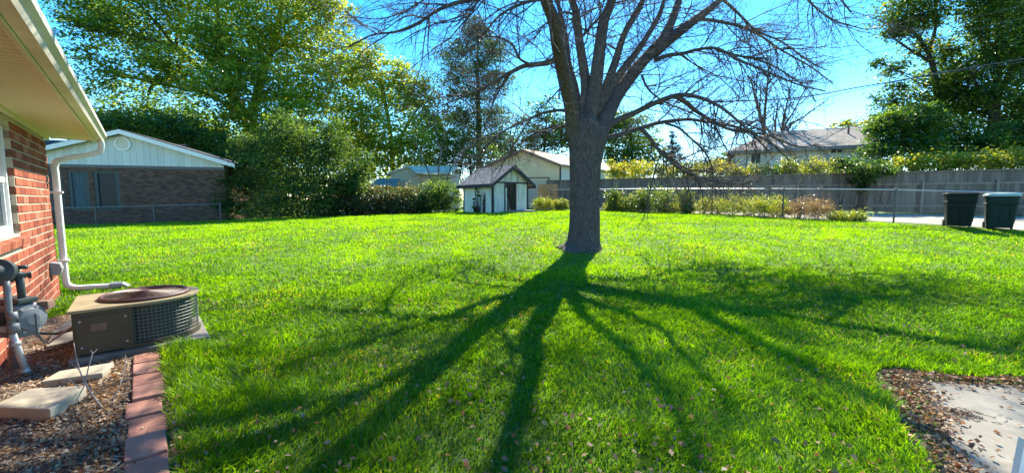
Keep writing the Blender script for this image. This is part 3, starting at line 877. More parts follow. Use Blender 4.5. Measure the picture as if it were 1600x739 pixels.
for k in range(13):
    r = .05 + k * .0225; z = .046 - .016 * (r / .34) ** 2
    mb.tube([gc + WU * (r * math.cos(a)) + WN * (r * math.sin(a)) + ZU * z for a in np.linspace(0, 2 * math.pi, 33)], .0028, 4, cap=False)
for k in range(12):
    a = 2 * math.pi * k / 12
    mb.tube([gc + (WU * math.cos(a) + WN * math.sin(a)) * r + ZU * (.041 - .016 * (r / .34) ** 2) for r in (.03, .18, .33)], .0035, 4)
mb.lathe(gc, [(.05, .03), (.045, .05), (0.001, .052)], 20)
ac.part('grille_wires', mb, 'ac_grille', gr)
mb = MB(); mb.lathe(gc, [(.325, .002), (.325, .004)], 40)
ac.part('fan_shroud', mb, 'coil')
mb = MB()
for k in range(4):
    a = k * math.pi / 2 + .4; d1 = WU * math.cos(a) + WN * math.sin(a); d2 = -WU * math.sin(a) + WN * math.cos(a)
    mb.add([gc + d1 * .05 - d2 * .05 + ZU * .008, gc + d1 * .30 - d2 * .09 + ZU * .006, gc + d1 * .30 + d2 * .09 + ZU * .02, gc + d1 * .05 + d2 * .05 + ZU * .02], [(0, 1, 2, 3)])
ac.part('fan_blade', mb, 'ac_tan')

# ------------------------------------------------------------------ gas meter
gm = Thing('gas_meter', 'grey gas meter with dark regulator and pipes at brick wall', 'gas meter', H(4.9, .25, 0))
GY = 3.35
def gp_(px, py, dy=0): return P(px, py, GY + dy)
bx = gp_(32, 498)
mb = MB()
ax = np.array([.92, -.10, 0]); ay = np.array([.10, .92, 0])
for dx, hw, hh, dp in ((-.05, .12, .145, .11), ):
    mb.box(bx - ax * .17 - ay * .08 - ZU * .15, ax * .25, ay * .17, ZU * .28)
body = gm.part('meter_body', mb, 'meter', bevel=.03, smooth=True)
mb = MB(); mb.lathe(bx + ax * .075 + ay * .0, [(.08, 0), (.118, .006), (.118, .022), (.095, .026), (.088, .05), (.04, .062)], 24, axis=ax)
gm.part('side_cover', mb, 'meter', body, smooth=False)
mb = MB(); mb.box(bx - ax * .20 - ay * .07 + ZU * .135, ax * .30, ay * .15, ZU * .045)
gm.part('meter_cap', mb, 'meter_dark', body, bevel=.012)
mb = MB(); mb.lathe(bx - ax * .05 - ay * .085 + ZU * .02, [(.055, 0), (.055, .03), (.04, .035)], 20, axis=-ay)
gm.part('index_dial', mb, 'meter_dark', body)
mb = MB(); mb.box(bx - ax * .13 - ay * .084 - ZU * .09, ax * .10, -ay * .003, ZU * .05); gm.part('name_plate', mb, 'white', body)
for k_ in range(6):
    a_ = k_ * math.pi / 3; mb = MB(); mb.lathe(bx + ax * .10 + ay * (.108 * math.cos(a_)) + ZU * (.108 * math.sin(a_)), [(.012, 0), (.012, .012)], 6, axis=ax); gm.part('bolt', mb, 'pipe', body)
mb = MB(); mb.tube([gp_(15, 600, .0) * [1, 1, 0] + [0, 0, -.02], gp_(38, 545), gp_(26, 505, -.13), gp_(17, 460, -.13), gp_(10, 425, -.1)], .021, 10)
q0 = np.array([*gp_(46, 600)[:2], -.02])
mb = MB(); mb.tube([q0, gp_(19, 521, -.14)], .024, 10)
mb.tube([gp_(25, 540, -.12), gp_(23, 534, -.12)], .034, 10); mb.tube([gp_(40, 582, -.04), gp_(38, 576, -.04)], .033, 10)
gm.part('riser_pipe', mb, 'pipe', smooth=True)
mb = MB(); mb.tube([gp_(19, 521, -.14), gp_(14, 490, -.14), gp_(11, 450, -.14), gp_(8, 430, -.10)], .022, 10)
mb.tube([gp_(22, 518, -.14), gp_(20, 506, -.14)], .036, 8); mb.tube([gp_(21, 500, -.14), gp_(18, 488, -.14)], .030, 8)
gm.part('inlet_pipe', mb, 'meter', smooth=True)
mb = MB(); mb.lathe(gp_(4, 425, -.08) - ay * .03, [(.06, -.06), (.105, -.045), (.11, -.01), (.11, .01), (.105, .045), (.06, .06), (.03, .09)], 24, axis=(.5, -.8, .25))
gm.part('regulator', mb, 'meter_dark', smooth=False)
mb = MB(); mb.tube([gp_(14, 425, -.08), gp_(38, 431, -.02)], .028, 10); mb.tube([gp_(30, 430, -.04), gp_(34, 460, 0), gp_(36, 480, 0)], .026, 10)
mb.tube([gp_(24, 418, -.02), gp_(42, 417, .0)], .018, 8); mb.tube([gp_(36, 434, 0), gp_(47, 425, .04), gp_(46, 434, .04)], .014, 8)
gm.part('pipe_fitting', mb, 'meter_dark', smooth=True)
mb = MB(); mb.cbox(gp_(66, 476, .12), (.12, .10, .075), .4)
gm.part('valve_block', mb, 'rust', bevel=.008)
mb = MB(); mb.tube([gp_(55, 490, -.05), gp_(58, 520, -.06), gp_(70, 535, -.02)], .006, 6)
gm.part('ground_wire', mb, 'meter_dark')
mb = MB(); mb.tube([np.array([*gp_(20, 590, .12)[:2], -.02]), gp_(22, 530, .12)], .03, 8)
gm.part('support_leg', mb, 'rust')

# dry twigs standing in the bed
def stick_thing(name, label, cat_, base, strokes, mat, group=None):
    t = Thing(name, label, cat_, base, group)
    mb = MB()
    for pts, r0, r1 in strokes:
        sp = spline(pts, 10); mb.tube(sp, list(np.linspace(r0, r1, 10)), 5)
    t.part('stem', mb, mat, smooth=True)
    return t
tb = ZP(163, 640, .02)
Yt = tb[1]
stick_thing('dry_shrub', 'bare dry twigs sticking up between slabs and paver row', 'dry twigs', tb, [
    ([tb, P(148, 622, Yt), P(133, 598, Yt + .05), P(122, 570, Yt + .1), P(115, 535, Yt + .12)], .007, .003),
    ([P(133, 598, Yt + .05), P(138, 575, Yt + .1), P(144, 552, Yt + .15), P(141, 547, Yt + .15)], .0045, .0025),
    ([P(143, 554, Yt + .15), P(152, 545, Yt + .2)], .003, .002),
    ([P(126, 580, Yt + .08), P(112, 568, Yt + .02)], .003, .002),
    ([tb + [0.02, 0.02, 0], P(178, 622, Yt + .05), P(188, 600, Yt + .1), P(195, 575, Yt + .2), P(196, 553, Yt + .25)], .005, .002),
    ([P(133, 600, Yt + .02), P(118, 628, Yt - .05)], .004, .003),
    ([P(124, 606, Yt), P(108, 592, Yt)], .003, .002),
    ([tb, P(158, 634, Yt), P(156, 640, Yt)], .004, .003)], 'twig_pale')
# pointed white board at the patio edge
wb_ = P(1598, 690, 2.05)
mb = MB(); mb.prism([wb_ + [-.012, 0, -.30], wb_ + [.05, 0, -.30], wb_ + [.03, 0, -.03], wb_ + [.012, 0, .012]], (.0, .03, 0))
single('picket', mb, 'white', 'pointed white board standing at the edge of the concrete patio', 'picket', [wb_[0], wb_[1], .02])

# ------------------------------------------------------------------ the bare shade tree
TY = 10.4
def limb_pts(pp, base_y=10.4):
    return np.array([P(a, b, base_y + dy) for a, b, dy in pp])
tree = Thing('shade_tree', 'large bare tree with thick grey forked trunk in middle of lawn', 'tree', (1.82, TY, gz(1.82, TY)))
S = TY / FPX
def bark_j(seed):
    r = np.random.RandomState(seed); ph = r.rand(6) * 6.28
    def j(a, L, i):
        return .030 * math.sin(11 * a + ph[0] + 1.3 * math.sin(L * 2.1 + ph[2])) * (1 + .5 * math.sin(L * 5 + ph[1])) + .022 * math.sin(19 * a + ph[3] + 1.1 * math.sin(L * 3.3)) + .02 * math.sin(3 * a + L * 1.7 + ph[4])
    return j
trunk_pp = [(909, 396, 0), (911, 386, 0), (912, 372, 0), (913, 345, 0), (913, 300, 0), (914, 260, 0), (915, 232, 0), (914, 214, 0), (913, 198, 0), (912, 184, .05)]
wpx = [76, 62, 53, 49, 48, 50, 54, 56, 52, 34]
tp = spline(limb_pts(trunk_pp), 44)
tr = np.interp(np.linspace(0, 1, 44), np.linspace(0, 1, len(wpx)), np.array(wpx) * .46 * S)
fl = MB()
jb = bark_j(3)
fl.tube(tp, list(tr), 64, jitter=lambda a, L, i: jb(a, L, i) + .15 * max(0, 1 - L / .5) ** 2 * math.sin(5 * a + .6) + .14 * max(0, 1 - L / .3))
tree.part('trunk', fl, 'bark', smooth=True)
BR = [  # points (px, py, depth offset), width in px at both ends
    ([(896, 215, 0), (893, 169, -.05), (882, 123, -.12), (873, 81, -.2), (866, 35, -.3), (853, 0, -.35), (835, -70, -.5), (815, -150, -.6)], 28, 9, 'L'),
    ([(912, 190, .1), (915, 134, .3), (906, 70, .45), (900, 21, .6), (890, -10, .7), (872, -90, .9), (862, -170, 1.0)], 21, 7, 'L'),
    ([(918, 200, 0), (928, 148, -.15), (936, 88, -.3), (943, 35, -.4), (956, 0, -.5), (970, -80, -.6), (990, -170, -.6)], 29, 10, 'L'),
    ([(930, 180, .15), (945, 141, .3), (961, 98, .5), (976, 53, .7), (1003, 3, .9), (1030, -60, 1.1), (1045, -130, 1.2)], 20, 5, 'L'),
    ([(935, 170, .2), (958, 130, .35), (979, 102, .5), (1003, 70, .65), (1028, 28, .8), (1038, 0, .9), (1060, -80, 1.2)], 18, 5, 'L'),
    ([(924, 250, 0), (935, 215, 0), (949, 178, -.05), (969, 141, -.1), (1003, 98, -.2), (1031, 68, -.3), (1049, 35, -.3), (1061, 0, -.4), (1085, -80, -.5), (1110, -160, -.6)], 37, 9, 'L'),
    ([(1020, 82, -.25), (1043, 64, -.3), (1067, 46, -.35), (1095, 25, -.45), (1126, 0, -.5), (1185, -55, -.7), (1230, -120, -.9)], 27, 7, 'L'),
    ([(903, 190, .0), (898, 140, .5), (888, 100, .9), (884, 60, 1.3), (870, 0, 1.8), (850, -60, 2.2)], 20, 5, 'L'),
    # right side branches
    ([(1022, 95, -.2), (1045, 87, -.3), (1067, 84, -.45), (1090, 78, -.6), (1120, 76, -.75), (1151, 92, -.9), (1197, 112, -1.1), (1246, 132, -1.2), (1290, 143, -1.3)], 9, 2, 'B'),
    ([(1116, 76, -.75), (1140, 84, -.65), (1187, 95, -.5), (1218, 109, -.4), (1260, 138, -.3), (1275, 160, -.3)], 5.5, 1.5, 'B'),
    ([(1082, 35, -.4), (1102, 31, -.3), (1151, 40, -.1), (1183, 53, 0), (1218, 77, .1), (1267, 105, .2), (1300, 130, .2)], 9, 2, 'B'),
    ([(1128, -2, -.5), (1152, 20, -.5), (1182, 48, -.6), (1222, 66, -.8), (1258, 92, -1.0), (1290, 110, -1.2)], 7, 1.8, 'B'),
    ([(946, 200, .05), (970, 186, 0), (993, 176, -.1), (1031, 158, -.3), (1062, 149, -.4), (1090, 152, -.5), (1118, 163, -.6), (1141, 179, -.7), (1170, 205, -.8), (1200, 235, -.9)], 13, 2.5, 'B'),
    ([(1056, 150, -.4), (1075, 163, -.3), (1091, 176, -.25), (1123, 195, -.2), (1150, 205, -.1), (1197, 211, .1), (1246, 229, .2), (1280, 226, .3)], 9, 2, 'B'),
    ([(938, 218, .1), (960, 213, .15), (996, 202, .2), (1031, 192, .3), (1074, 187, .4), (1105, 191, .5), (1150, 198, .6), (1200, 222, .7), (1235, 252, .7)], 11, 2, 'B'),
    ([(1000, 200, .2), (1012, 212, .1), (1026, 230, 0), (1042, 247, -.1), (1068, 267, -.2), (1110, 282, -.3), (1150, 288, -.4), (1190, 282, -.5)], 9, 2, 'B'),
    ([(1036, 236, -.05), (1052, 250, .1), (1074, 265, .2), (1098, 268, .3), (1130, 272, .4)], 6, 1.5, 'B'),
    ([(1040, 193, .3), (1060, 200, .1), (1081, 218, 0), (1102, 239, -.1), (1112, 262, -.1), (1113, 285, -.1)], 5, 1.5, 'B'),
    ([(1003, 118, -.2), (1010, 135, -.4), (1024, 150, -.6), (1050, 165, -.9), (1090, 182, -1.3), (1130, 215, -1.6)], 5, 1.5, 'B'),
    # left side branches
    ([(878, 92, -.1), (868, 94, -.2), (852, 99, -.3), (821, 103, -.4), (803, 111, -.5), (786, 120, -.6), (758, 137, -.8), (723, 152, -1.0), (690, 165, -1.1)], 13, 1.8, 'B'),
    ([(830, 102, -.4), (812, 92, -.6), (800, 70, -.8), (775, 58, -1.1), (740, 62, -1.3), (715, 90, -1.4)], 5, 1.5, 'B'),
    ([(897, 174, 0), (888, 173, .1), (868, 173, .2), (845, 178, .3), (814, 192, .4), (786, 206, .4), (758, 230, .4), (735, 262, .4)], 8, 1.8, 'B'),
    ([(896, 200, .1), (880, 197, .3), (857, 200, .5), (821, 218, .8), (793, 246, 1.0), (770, 270, 1.2)], 6, 1.5, 'B'),
    ([(860, 8, -.3), (843, 0, -.4), (814, 7, -.6), (786, 21, -.8), (765, 42, -1.0), (745, 75, -1.2)], 7, 1.5, 'B'),
    ([(838, -40, -.5), (800, -32, -.7), (760, -12, -.9), (737, 0, -1.1), (710, 6, -1.3), (681, 18, -1.5), (656, 35, -1.7), (620, 50, -1.9), (582, 55, -2.0), (545, 74, -2.1)], 9, 1.5, 'B'),
    ([(790, -30, -.75), (740, -40, -1.0), (690, -22, -1.2), (663, 0, -1.3), (628, 20, -1.5), (590, 30, -1.7), (540, 25, -1.8)], 6, 1.5, 'B'),
    ([(1190, -62, -.7), (1240, -30, -.8), (1262, 0, -.9), (1295, 28, -1.0), (1334, 42, -1.1), (1356, 47, -1.2)], 7, 1.5, 'B'),
    ([(1100, -120, -.5), (1170, -130, -1.2), (1240, -90, -1.6), (1290, -30, -1.9), (1330, 20, -2.1)], 8, 1.5, 'B'),
    ([(830, -100, -.6), (790, -140, -1.2), (730, -130, -1.8), (690, -80, -2.2), (670, -20, -2.4)], 8, 1.5, 'B'),
    ([(850, -15, -.4), (800, -55, -.7), (720, -85, -1.0), (640, -105, -1.2), (560, -115, -1.4)], 15, 4, 'B'),
    ([(826, -100, -.6), (770, -150, -.9), (690, -185, -1.2), (600, -210, -1.4)], 14, 4, 'B'),
    ([(872, -60, .8), (800, -120, .6), (740, -200, .4), (700, -260, .2)], 14, 4, 'B'),
    ([(900, 25, .6), (880, 20, .2), (850, 40, -.2), (830, 70, -.5)], 5, 1.3, 'B'),
    ([(905, 62, .45), (925, 40, .1), (938, 20, -.3), (930, -30, -.7)], 6, 2, 'B'),
]
mains = []
for i, (pp, w0, w1, kind) in enumerate(BR):
    dep = {0: -3.0, 1: -.6, 2: .5, 5: 3.0, 6: 3.0}.get(i, 3.0 if i in (8, 9, 10, 11, 18, 25, 26) else -1.0 if i in (22, 23, 24, 27, 28, 29, 30) else 0)
    ex = lambda y: dep * min(max((200 - y) / 200, 0), 1.8)
    pts = limb_pts([(a, b, o + (ex(b) if kind == 'L' else ex(pp[0][1]))) for a, b, o in pp]); n = 10 + 4 * len(pp)
    sp = spline(pts, n)
    rad = np.linspace(0, 1, n); rad = (w0 + (w1 - w0) * rad ** .8) * .43 * S
    mb = MB()
    if kind == 'L': mb.tube(sp, list(rad), 28, jitter=bark_j(20 + i), seed=i * 3.1)
    else: mb.tube(sp, list(rad), 9, seed=i * 3.1)
    tree.part('limb' if kind == 'L' else 'branch', mb, 'bark', smooth=True)
    mains.append((sp, rad, kind))
rs = np.random.RandomState(77)
def kids(parents, spacing, lmin, lmax, rmax, start, ang, K, wob, grav, rend):
    """side shoots along parent paths; parents: list of (path, radii)"""
    st, dr, ln, rr = [], [], [], []
    for sp, rad in parents:
        seg = np.linalg.norm(np.diff(sp, axis=0), axis=1); cum = np.concatenate([[0], np.cumsum(seg)]); tot = cum[-1]
        m = max(1, int(tot * (1 - start) / spacing + rs.rand()))
        for q in tot * (start + (1 - start) * rs.rand(m)):
            j = min(np.searchsorted(cum, q), len(sp) - 1); j = max(j, 1)
            tn = unit(sp[j] - sp[j - 1]); p = sp[j - 1] + (sp[j] - sp[j - 1]) * ((q - cum[j - 1]) / (seg[j - 1] + 1e-9))
            sd = rs.normal(size=3); sd = unit(sd - tn * (sd @ tn))
            a = ang * (.6 + .8 * rs.rand())
            st.append(p); dr.append(tn * math.cos(a) + sd * math.sin(a)); ln.append((lmin + (lmax - lmin) * rs.rand() ** 1.5) * (1.15 - .5 * q / tot)); rr.append(min(rmax * (.6 + .6 * rs.rand()), rad[j] * .6))
    st, dr, ln, rr = map(np.array, (st, dr, ln, rr)); n = len(st)
    path = np.zeros((n, K, 3)); path[:, 0] = st; d = dr.copy()
    g = grav * (rs.rand(n) * 1.6 - .5)
    for k in range(1, K):
        d = unit(d + rs.normal(size=(n, 3)) * wob + np.stack([0 * g, 0 * g, g], -1))
        path[:, k] = path[:, k - 1] + d * (ln / (K - 1))[:, None]
    rad = rr[:, None] * np.linspace(1, rend, K)[None]
    return path, rad
lim = [(s[int(len(s) * .25):], r[int(len(r) * .25):]) for s, r, k in mains if k == 'L']
brn = [(s, r) for s, r, k in mains if k == 'B']
p1, r1 = kids(brn, .14, .6, 2.4, .019, .10, .72, 7, .17, -.05, .35)
p1b, r1b = kids(lim, .14, .6, 2.5, .016, .0, .95, 7, .17, .06, .35)
p1 = np.concatenate([p1, p1b]); r1 = np.concatenate([r1, r1b])
p2, r2 = kids(list(zip(p1, r1)), .12, .25, 1.0, .009, .15, .7, 6, .18, .05, .5)
p3, r3 = kids(list(zip(p2, r2)), .115, .14, .6, .0078, .15, .7, 4, .2, .08, .6)
V, F, _ = cat([tubes(p1, r1, 4), tubes(p2, r2, 3), tubes(p3, r3, 3)])
tree.arr('twigs', V, F, 'twig')
# few leaves still hanging at right
c = np.concatenate([P(1165, 222, 9.8) + rs.normal(size=(70, 3)) * [.38, .3, .22], P(1180, 200, 10.2) + rs.normal(size=(40, 3)) * [.9, .5, .6], P(1150, 20, 11) + rs.normal(size=(60, 3)) * [1.6, .6, 1.3]])
V, F = leaves(c, .05, rs); tree.arr('leaves', V, F, 'autumn_leaf', np.repeat(rs.rand(len(c)), 4))

# ------------------------------------------------------------------ leafy trees and shrubs
def crown(clumps, n, leaf, rs, deep=1.0, flat=.5, shell=.45, sub=.32, per=34, tint=(.45, .22), up=.5, asp=.55, tg=None):
    """clumps: (px, py, Y, rx_px[, ry_px]) -> leaf mesh; small sprays spread through each clump's volume"""
    cs, rr = [], []
    for c in clumps:
        px, py, Y, r = c[:4]; ry = c[4] if len(c) > 4 else r
        s = Y / FPX; cs.append(P(px, py, Y)); rr.append((r * s, r * s * deep, ry * s))
    cs, rr = np.array(cs), np.array(rr)
    w = rr[:, 0] * rr[:, 2]; w /= w.sum()
    m = max(1, n // per)
    ci = rs.choice(len(cs), m, p=w)
    d = unit(rs.normal(size=(m, 3))); q = rs.rand(m) ** shell
    sc = cs[ci] + d * q[:, None] * rr[ci]
    sr = (rr[ci, 0] * sub * (.6 + .8 * rs.rand(m)))
    k = rs.randint(0, m, n)
    off = rs.normal(size=(n, 3)) * .5; off[:, 2] *= flat
    # spray axis: outwards
    C = sc[k] + off * sr[k][:, None]
    V, F = leaves(C, leaf * (.6 + .8 * rs.rand(n)), rs, up=up, aspect=asp)
    st = np.clip(tint[0] + tint[1] * rs.normal(size=m), 0, 1)
    if tg: st = np.clip(st + np.interp(sc[:, 0] / sc[:, 1], [(tg[0] - 800) / FPX, (tg[1] - 800) / FPX], [-tg[2], tg[2]]), 0, 1)  # paints a shaded left and sunlit right side into the leaf tint
    T = np.clip(st[k] + rs.normal(size=n) * .10, 0, 1)
    return V, F, np.repeat(T, 4), cs, rr
def leafy_tree(name, label, cat_, base, clumps, n, leaf, mat, trunk=None, bark='bark_dark', group=None, seed=1, crown_name='crown', **kw):
    """trunk: list of (path points, r0, r1)"""
    rs = np.random.RandomState(seed)
    V, F, T, cs, rr = crown(clumps, n, leaf, rs, **kw)
    t = Thing(name, label, cat_, base, group)
    t.arr(crown_name, V, F, mat, T)
    mb = MB()
    base = np.asarray(base, float)
    if trunk:
        for pts, a, b in trunk:
            sp = spline(pts, 14); mb.tube(sp, list(np.linspace(a, b, 14)), 9)
        t.part('trunk', mb, bark, smooth=True)
        st = [np.asarray(q) for pts, a, b in trunk for q in spline(pts, 8)]
        lp, lr = [], []
        for c, r in zip(cs, rr):
            s0 = min(st, key=lambda q: np.linalg.norm(q - c) + 2.0 * max(0, q[2] - c[2] + .5))
            for e in [c] + [c + unit(rs.normal(size=3)) * r * .75 for _ in range(5)]:
                a = s0 if e is c else c * .8 + s0 * .2
                mid = a * .5 + e * .5 + rs.normal(size=3) * np.linalg.norm(e - a) * .08
                lp.append(spline([a, mid, e], 6)); w0_ = min(trunk[0][1] * .28, r[0] * .07) if e is c else min(trunk[0][1] * .12, r[0] * .03)
                lr.append(np.linspace(w0_, w0_ * .2, 6))
        V, F = tubes(np.array(lp), np.array(lr), 5)
        t.arr('limbs', V, F, bark, None)
    else:
        lp, lr = [], []
        for c, r in zip(cs, rr):
            for _ in range(6):
                b0 = np.array([c[0] + rs.normal() * r[0] * .2, c[1] + rs.normal() * r[1] * .2, gz(c[0], c[1])])
                e = c + unit(rs.normal(size=3)) * r * .8; e[2] = max(e[2], b0[2] + .1)
                lp.append(spline([b0, (b0 + e) / 2 + rs.normal(size=3) * .06 * r[0], e], 5)); lr.append(np.linspace(.02, .006, 5))
        V, F = tubes(np.array(lp), np.array(lr), 4)
        t.arr('stems', V, F, bark, None)
    return t
def G(px, Y, dx=0):
    x = (px - 800) / FPX * Y; return np.array([x, Y, gz(x, Y)])

Y1 = 42
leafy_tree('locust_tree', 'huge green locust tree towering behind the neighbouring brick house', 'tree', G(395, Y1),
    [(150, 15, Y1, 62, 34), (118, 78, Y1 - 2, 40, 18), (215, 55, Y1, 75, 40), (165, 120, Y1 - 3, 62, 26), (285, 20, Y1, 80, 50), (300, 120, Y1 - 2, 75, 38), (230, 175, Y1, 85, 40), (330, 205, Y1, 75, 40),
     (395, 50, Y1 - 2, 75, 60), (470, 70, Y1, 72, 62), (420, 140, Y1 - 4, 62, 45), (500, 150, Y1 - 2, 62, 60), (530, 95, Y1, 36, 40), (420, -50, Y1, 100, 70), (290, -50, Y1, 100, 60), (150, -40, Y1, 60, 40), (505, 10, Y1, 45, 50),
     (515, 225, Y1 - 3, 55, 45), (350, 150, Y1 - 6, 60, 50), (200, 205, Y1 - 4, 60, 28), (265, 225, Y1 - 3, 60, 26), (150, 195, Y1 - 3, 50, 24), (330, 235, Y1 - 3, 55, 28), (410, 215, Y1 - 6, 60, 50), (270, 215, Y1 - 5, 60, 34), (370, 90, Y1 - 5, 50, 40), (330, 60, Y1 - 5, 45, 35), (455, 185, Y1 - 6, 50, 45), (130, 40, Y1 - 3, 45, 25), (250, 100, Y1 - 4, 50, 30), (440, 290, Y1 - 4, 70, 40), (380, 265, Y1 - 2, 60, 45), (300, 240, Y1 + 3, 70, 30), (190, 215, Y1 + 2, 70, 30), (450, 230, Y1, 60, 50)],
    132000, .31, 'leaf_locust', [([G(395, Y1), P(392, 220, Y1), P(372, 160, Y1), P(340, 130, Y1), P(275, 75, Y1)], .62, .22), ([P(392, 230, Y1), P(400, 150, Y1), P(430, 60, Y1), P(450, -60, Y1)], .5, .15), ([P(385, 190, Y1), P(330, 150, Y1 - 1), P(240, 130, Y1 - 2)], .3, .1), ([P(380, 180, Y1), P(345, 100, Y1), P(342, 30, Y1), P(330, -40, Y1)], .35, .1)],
    seed=101, deep=.65, tg=(180, 500, .15), flat=.38, sub=.33, tint=(.52, .16), up=.9)  # crown's shade-to-sun change across its width is put into leaf colour
leafy_tree('green_tree', 'dark green tree directly behind the neighbouring house roof', 'tree', G(265, 33),
    [(165, 200, 33, 45, 22), (215, 195, 33, 50, 26), (270, 205, 33, 48, 28), (325, 220, 33, 46, 30), (350, 255, 32, 36, 30), (300, 250, 33, 40, 24)],
    17000, .22, 'leaf_green', [([G(265, 33), P(266, 240, 33), P(270, 190, 33)], .2, .06)], seed=115, deep=.7, tint=(.42, .2), sub=.36)
Y2 = 40
leafy_tree('locust_tree', 'yellow-green rounded locust tree between huge locust and tall pine', 'tree', G(615, Y2),
    [(570, 105, Y2, 36, 42), (600, 130, Y2, 50, 45), (645, 145, Y2, 40, 35), (570, 190, Y2 - 2, 55, 50), (660, 185, Y2, 42, 40), (690, 215, Y2, 24, 32), (630, 220, Y2 - 3, 58, 45), (590, 255, Y2 - 2, 55, 35), (675, 250, Y2, 36, 26), (545, 240, Y2, 45, 45), (560, 285, Y2 - 2, 45, 22), (640, 280, Y2 + 3, 45, 22)],
    36000, .29, 'leaf_locust', [([G(615, Y2), P(612, 230, Y2), P(600, 150, Y2), P(590, 110, Y2)], .3, .08), ([P(612, 240, Y2), P(640, 190, Y2), P(660, 160, Y2)], .2, .06)], seed=102, deep=.5, flat=.42, sub=.34, tint=(.68, .14), up=.8)
Yp = 44
leafy_tree('pine_tree', 'tall sparse dark pine tree left of the bare tree', 'tree', G(748, Yp),
    [(746, 52, Yp, 22, 24), (716, 85, Yp, 32, 20), (772, 78, Yp, 30, 18), (710, 120, Yp, 28, 18), (748, 105, Yp, 28, 22), (777, 128, Yp, 32, 20), (738, 150, Yp, 32, 18), (716, 185, Yp, 32, 22), (770, 180, Yp, 34, 22), (735, 215, Yp, 42, 24), (778, 225, Yp, 30, 24), (700, 150, Yp, 18, 12)],
    34000, .26, 'needle', [([G(748, Yp), P(748, 200, Yp), P(746, 120, Yp), P(747, 45, Yp)], .35, .06)], seed=103, flat=.35, sub=.5, asp=.34, tint=(.5, .25))
leafy_tree('green_tree', 'loose green tree standing behind shed beneath the tall pine', 'tree', G(735, 38), [(715, 232, 38, 34, 30), (750, 245, 38, 36, 28), (700, 265, 38, 26, 24), (765, 272, 38, 26, 18), (690, 285, 37, 30, 14)],
    9000, .22, 'leaf_green', [([G(735, 38), P(735, 260, 38), P(730, 220, 38)], .15, .05)], seed=104, tint=(.5, .2))
leafy_tree('green_tree', 'dark green tree rising behind the beige garage roof', 'tree', G(845, 52), [(850, 185, 52, 38, 34), (880, 205, 52, 34, 30), (820, 215, 52, 34, 26), (860, 228, 52, 46, 24), (905, 215, 52, 34, 28), (800, 240, 52, 30, 18)],
    15000, .28, 'leaf_green', [([G(845, 52), P(850, 240, 52), P(855, 180, 52)], .25, .06)], seed=105, tint=(.35, .2))
leafy_tree('green_tree', 'bright green tree right of thick trunk behind white garage wall', 'tree', G(990, 50), [(960, 198, 50, 30, 26), (990, 212, 50, 38, 34), (1012, 238, 50, 28, 26), (955, 235, 50, 30, 26), (985, 255, 50, 44, 22)],
    15000, .27, 'leaf_green', [([G(990, 50), P(988, 250, 50), P(985, 200, 50)], .25, .06)], seed=106, tint=(.55, .2))
leafy_tree('spruce_tree', 'small blue-grey spruce far behind the wooden fence', 'tree', G(1050, 60), [(1050, 215, 60, 8, 9), (1050, 226, 60, 13, 9), (1050, 238, 60, 17, 9), (1051, 250, 60, 19, 9), (1050, 262, 60, 21, 9)],
    4500, .26, 'needle_blue', [([G(1050, 60), P(1050, 230, 60), P(1050, 206, 60)], .2, .03)], seed=107, asp=.35, sub=.4)
leafy_tree('green_tree', 'low far tree mass right of the blue-grey spruce', 'tree', G(1100, 66), [(1080, 262, 66, 24, 12), (1115, 258, 66, 24, 14), (1140, 250, 66, 18, 16)], 3500, .3, 'leaf_green', [([G(1100, 66), P(1100, 260, 66), P(1105, 250, 66)], .2, .05)], seed=108, tint=(.5, .2))
leafy_tree('orange_tree', 'low green and orange tree crown showing above the brown roof', 'tree', G(1325, 48), [(1310, 196, 48, 14, 6), (1340, 194, 48, 22, 9), (1375, 190, 48, 24, 12)], 2500, .26, 'leaf_yellow', [([G(1330, 48), P(1330, 230, 48), P(1335, 195, 48)], .2, .05)], seed=109, tint=(.35, .3))
# right-hand trees
YA, YB = 26.5, 25.0
leafy_tree('maple_tree', 'leaning open green tree behind wooden fence nearer to brown roof', 'tree', G(1475, YA),
    [(1420, 15, YA, 36, 22), (1450, -25, YA, 50, 30), (1395, 45, YA, 22, 16), (1455, 25, YA, 26, 22), (1440, 70, YA, 28, 16), (1480, 85, YA, 24, 20), (1375, 98, YA - .5, 15, 10), (1400, 110, YA, 22, 12), (1470, 125, YA, 36, 24), (1420, 150, YA, 26, 14), (1385, 160, YA, 20, 8), (1362, 156, YA, 14, 6), (1415, 45, YA, 24, 14), (1400, 135, YA, 18, 9), (1450, 180, YA, 36, 26), (1490, 150, YA, 34, 30), (1500, 110, YA + .5, 24, 20), (1400, 185, YA, 30, 18)],
    24000, .18, 'leaf_maple', [([G(1475, YA), P(1470, 190, YA), P(1463, 141, YA), P(1456, 98, YA), P(1440, 66, YA), P(1412, 35, YA)], .24, .07), ([P(1452, 95, YA), P(1425, 80, YA), P(1395, 60, YA)], .1, .04), ([P(1450, 84, YA), P(1462, 40, YA), P(1460, -10, YA)], .12, .05)], seed=110, deep=.7, sub=.6, tint=(.42, .24), flat=.6)
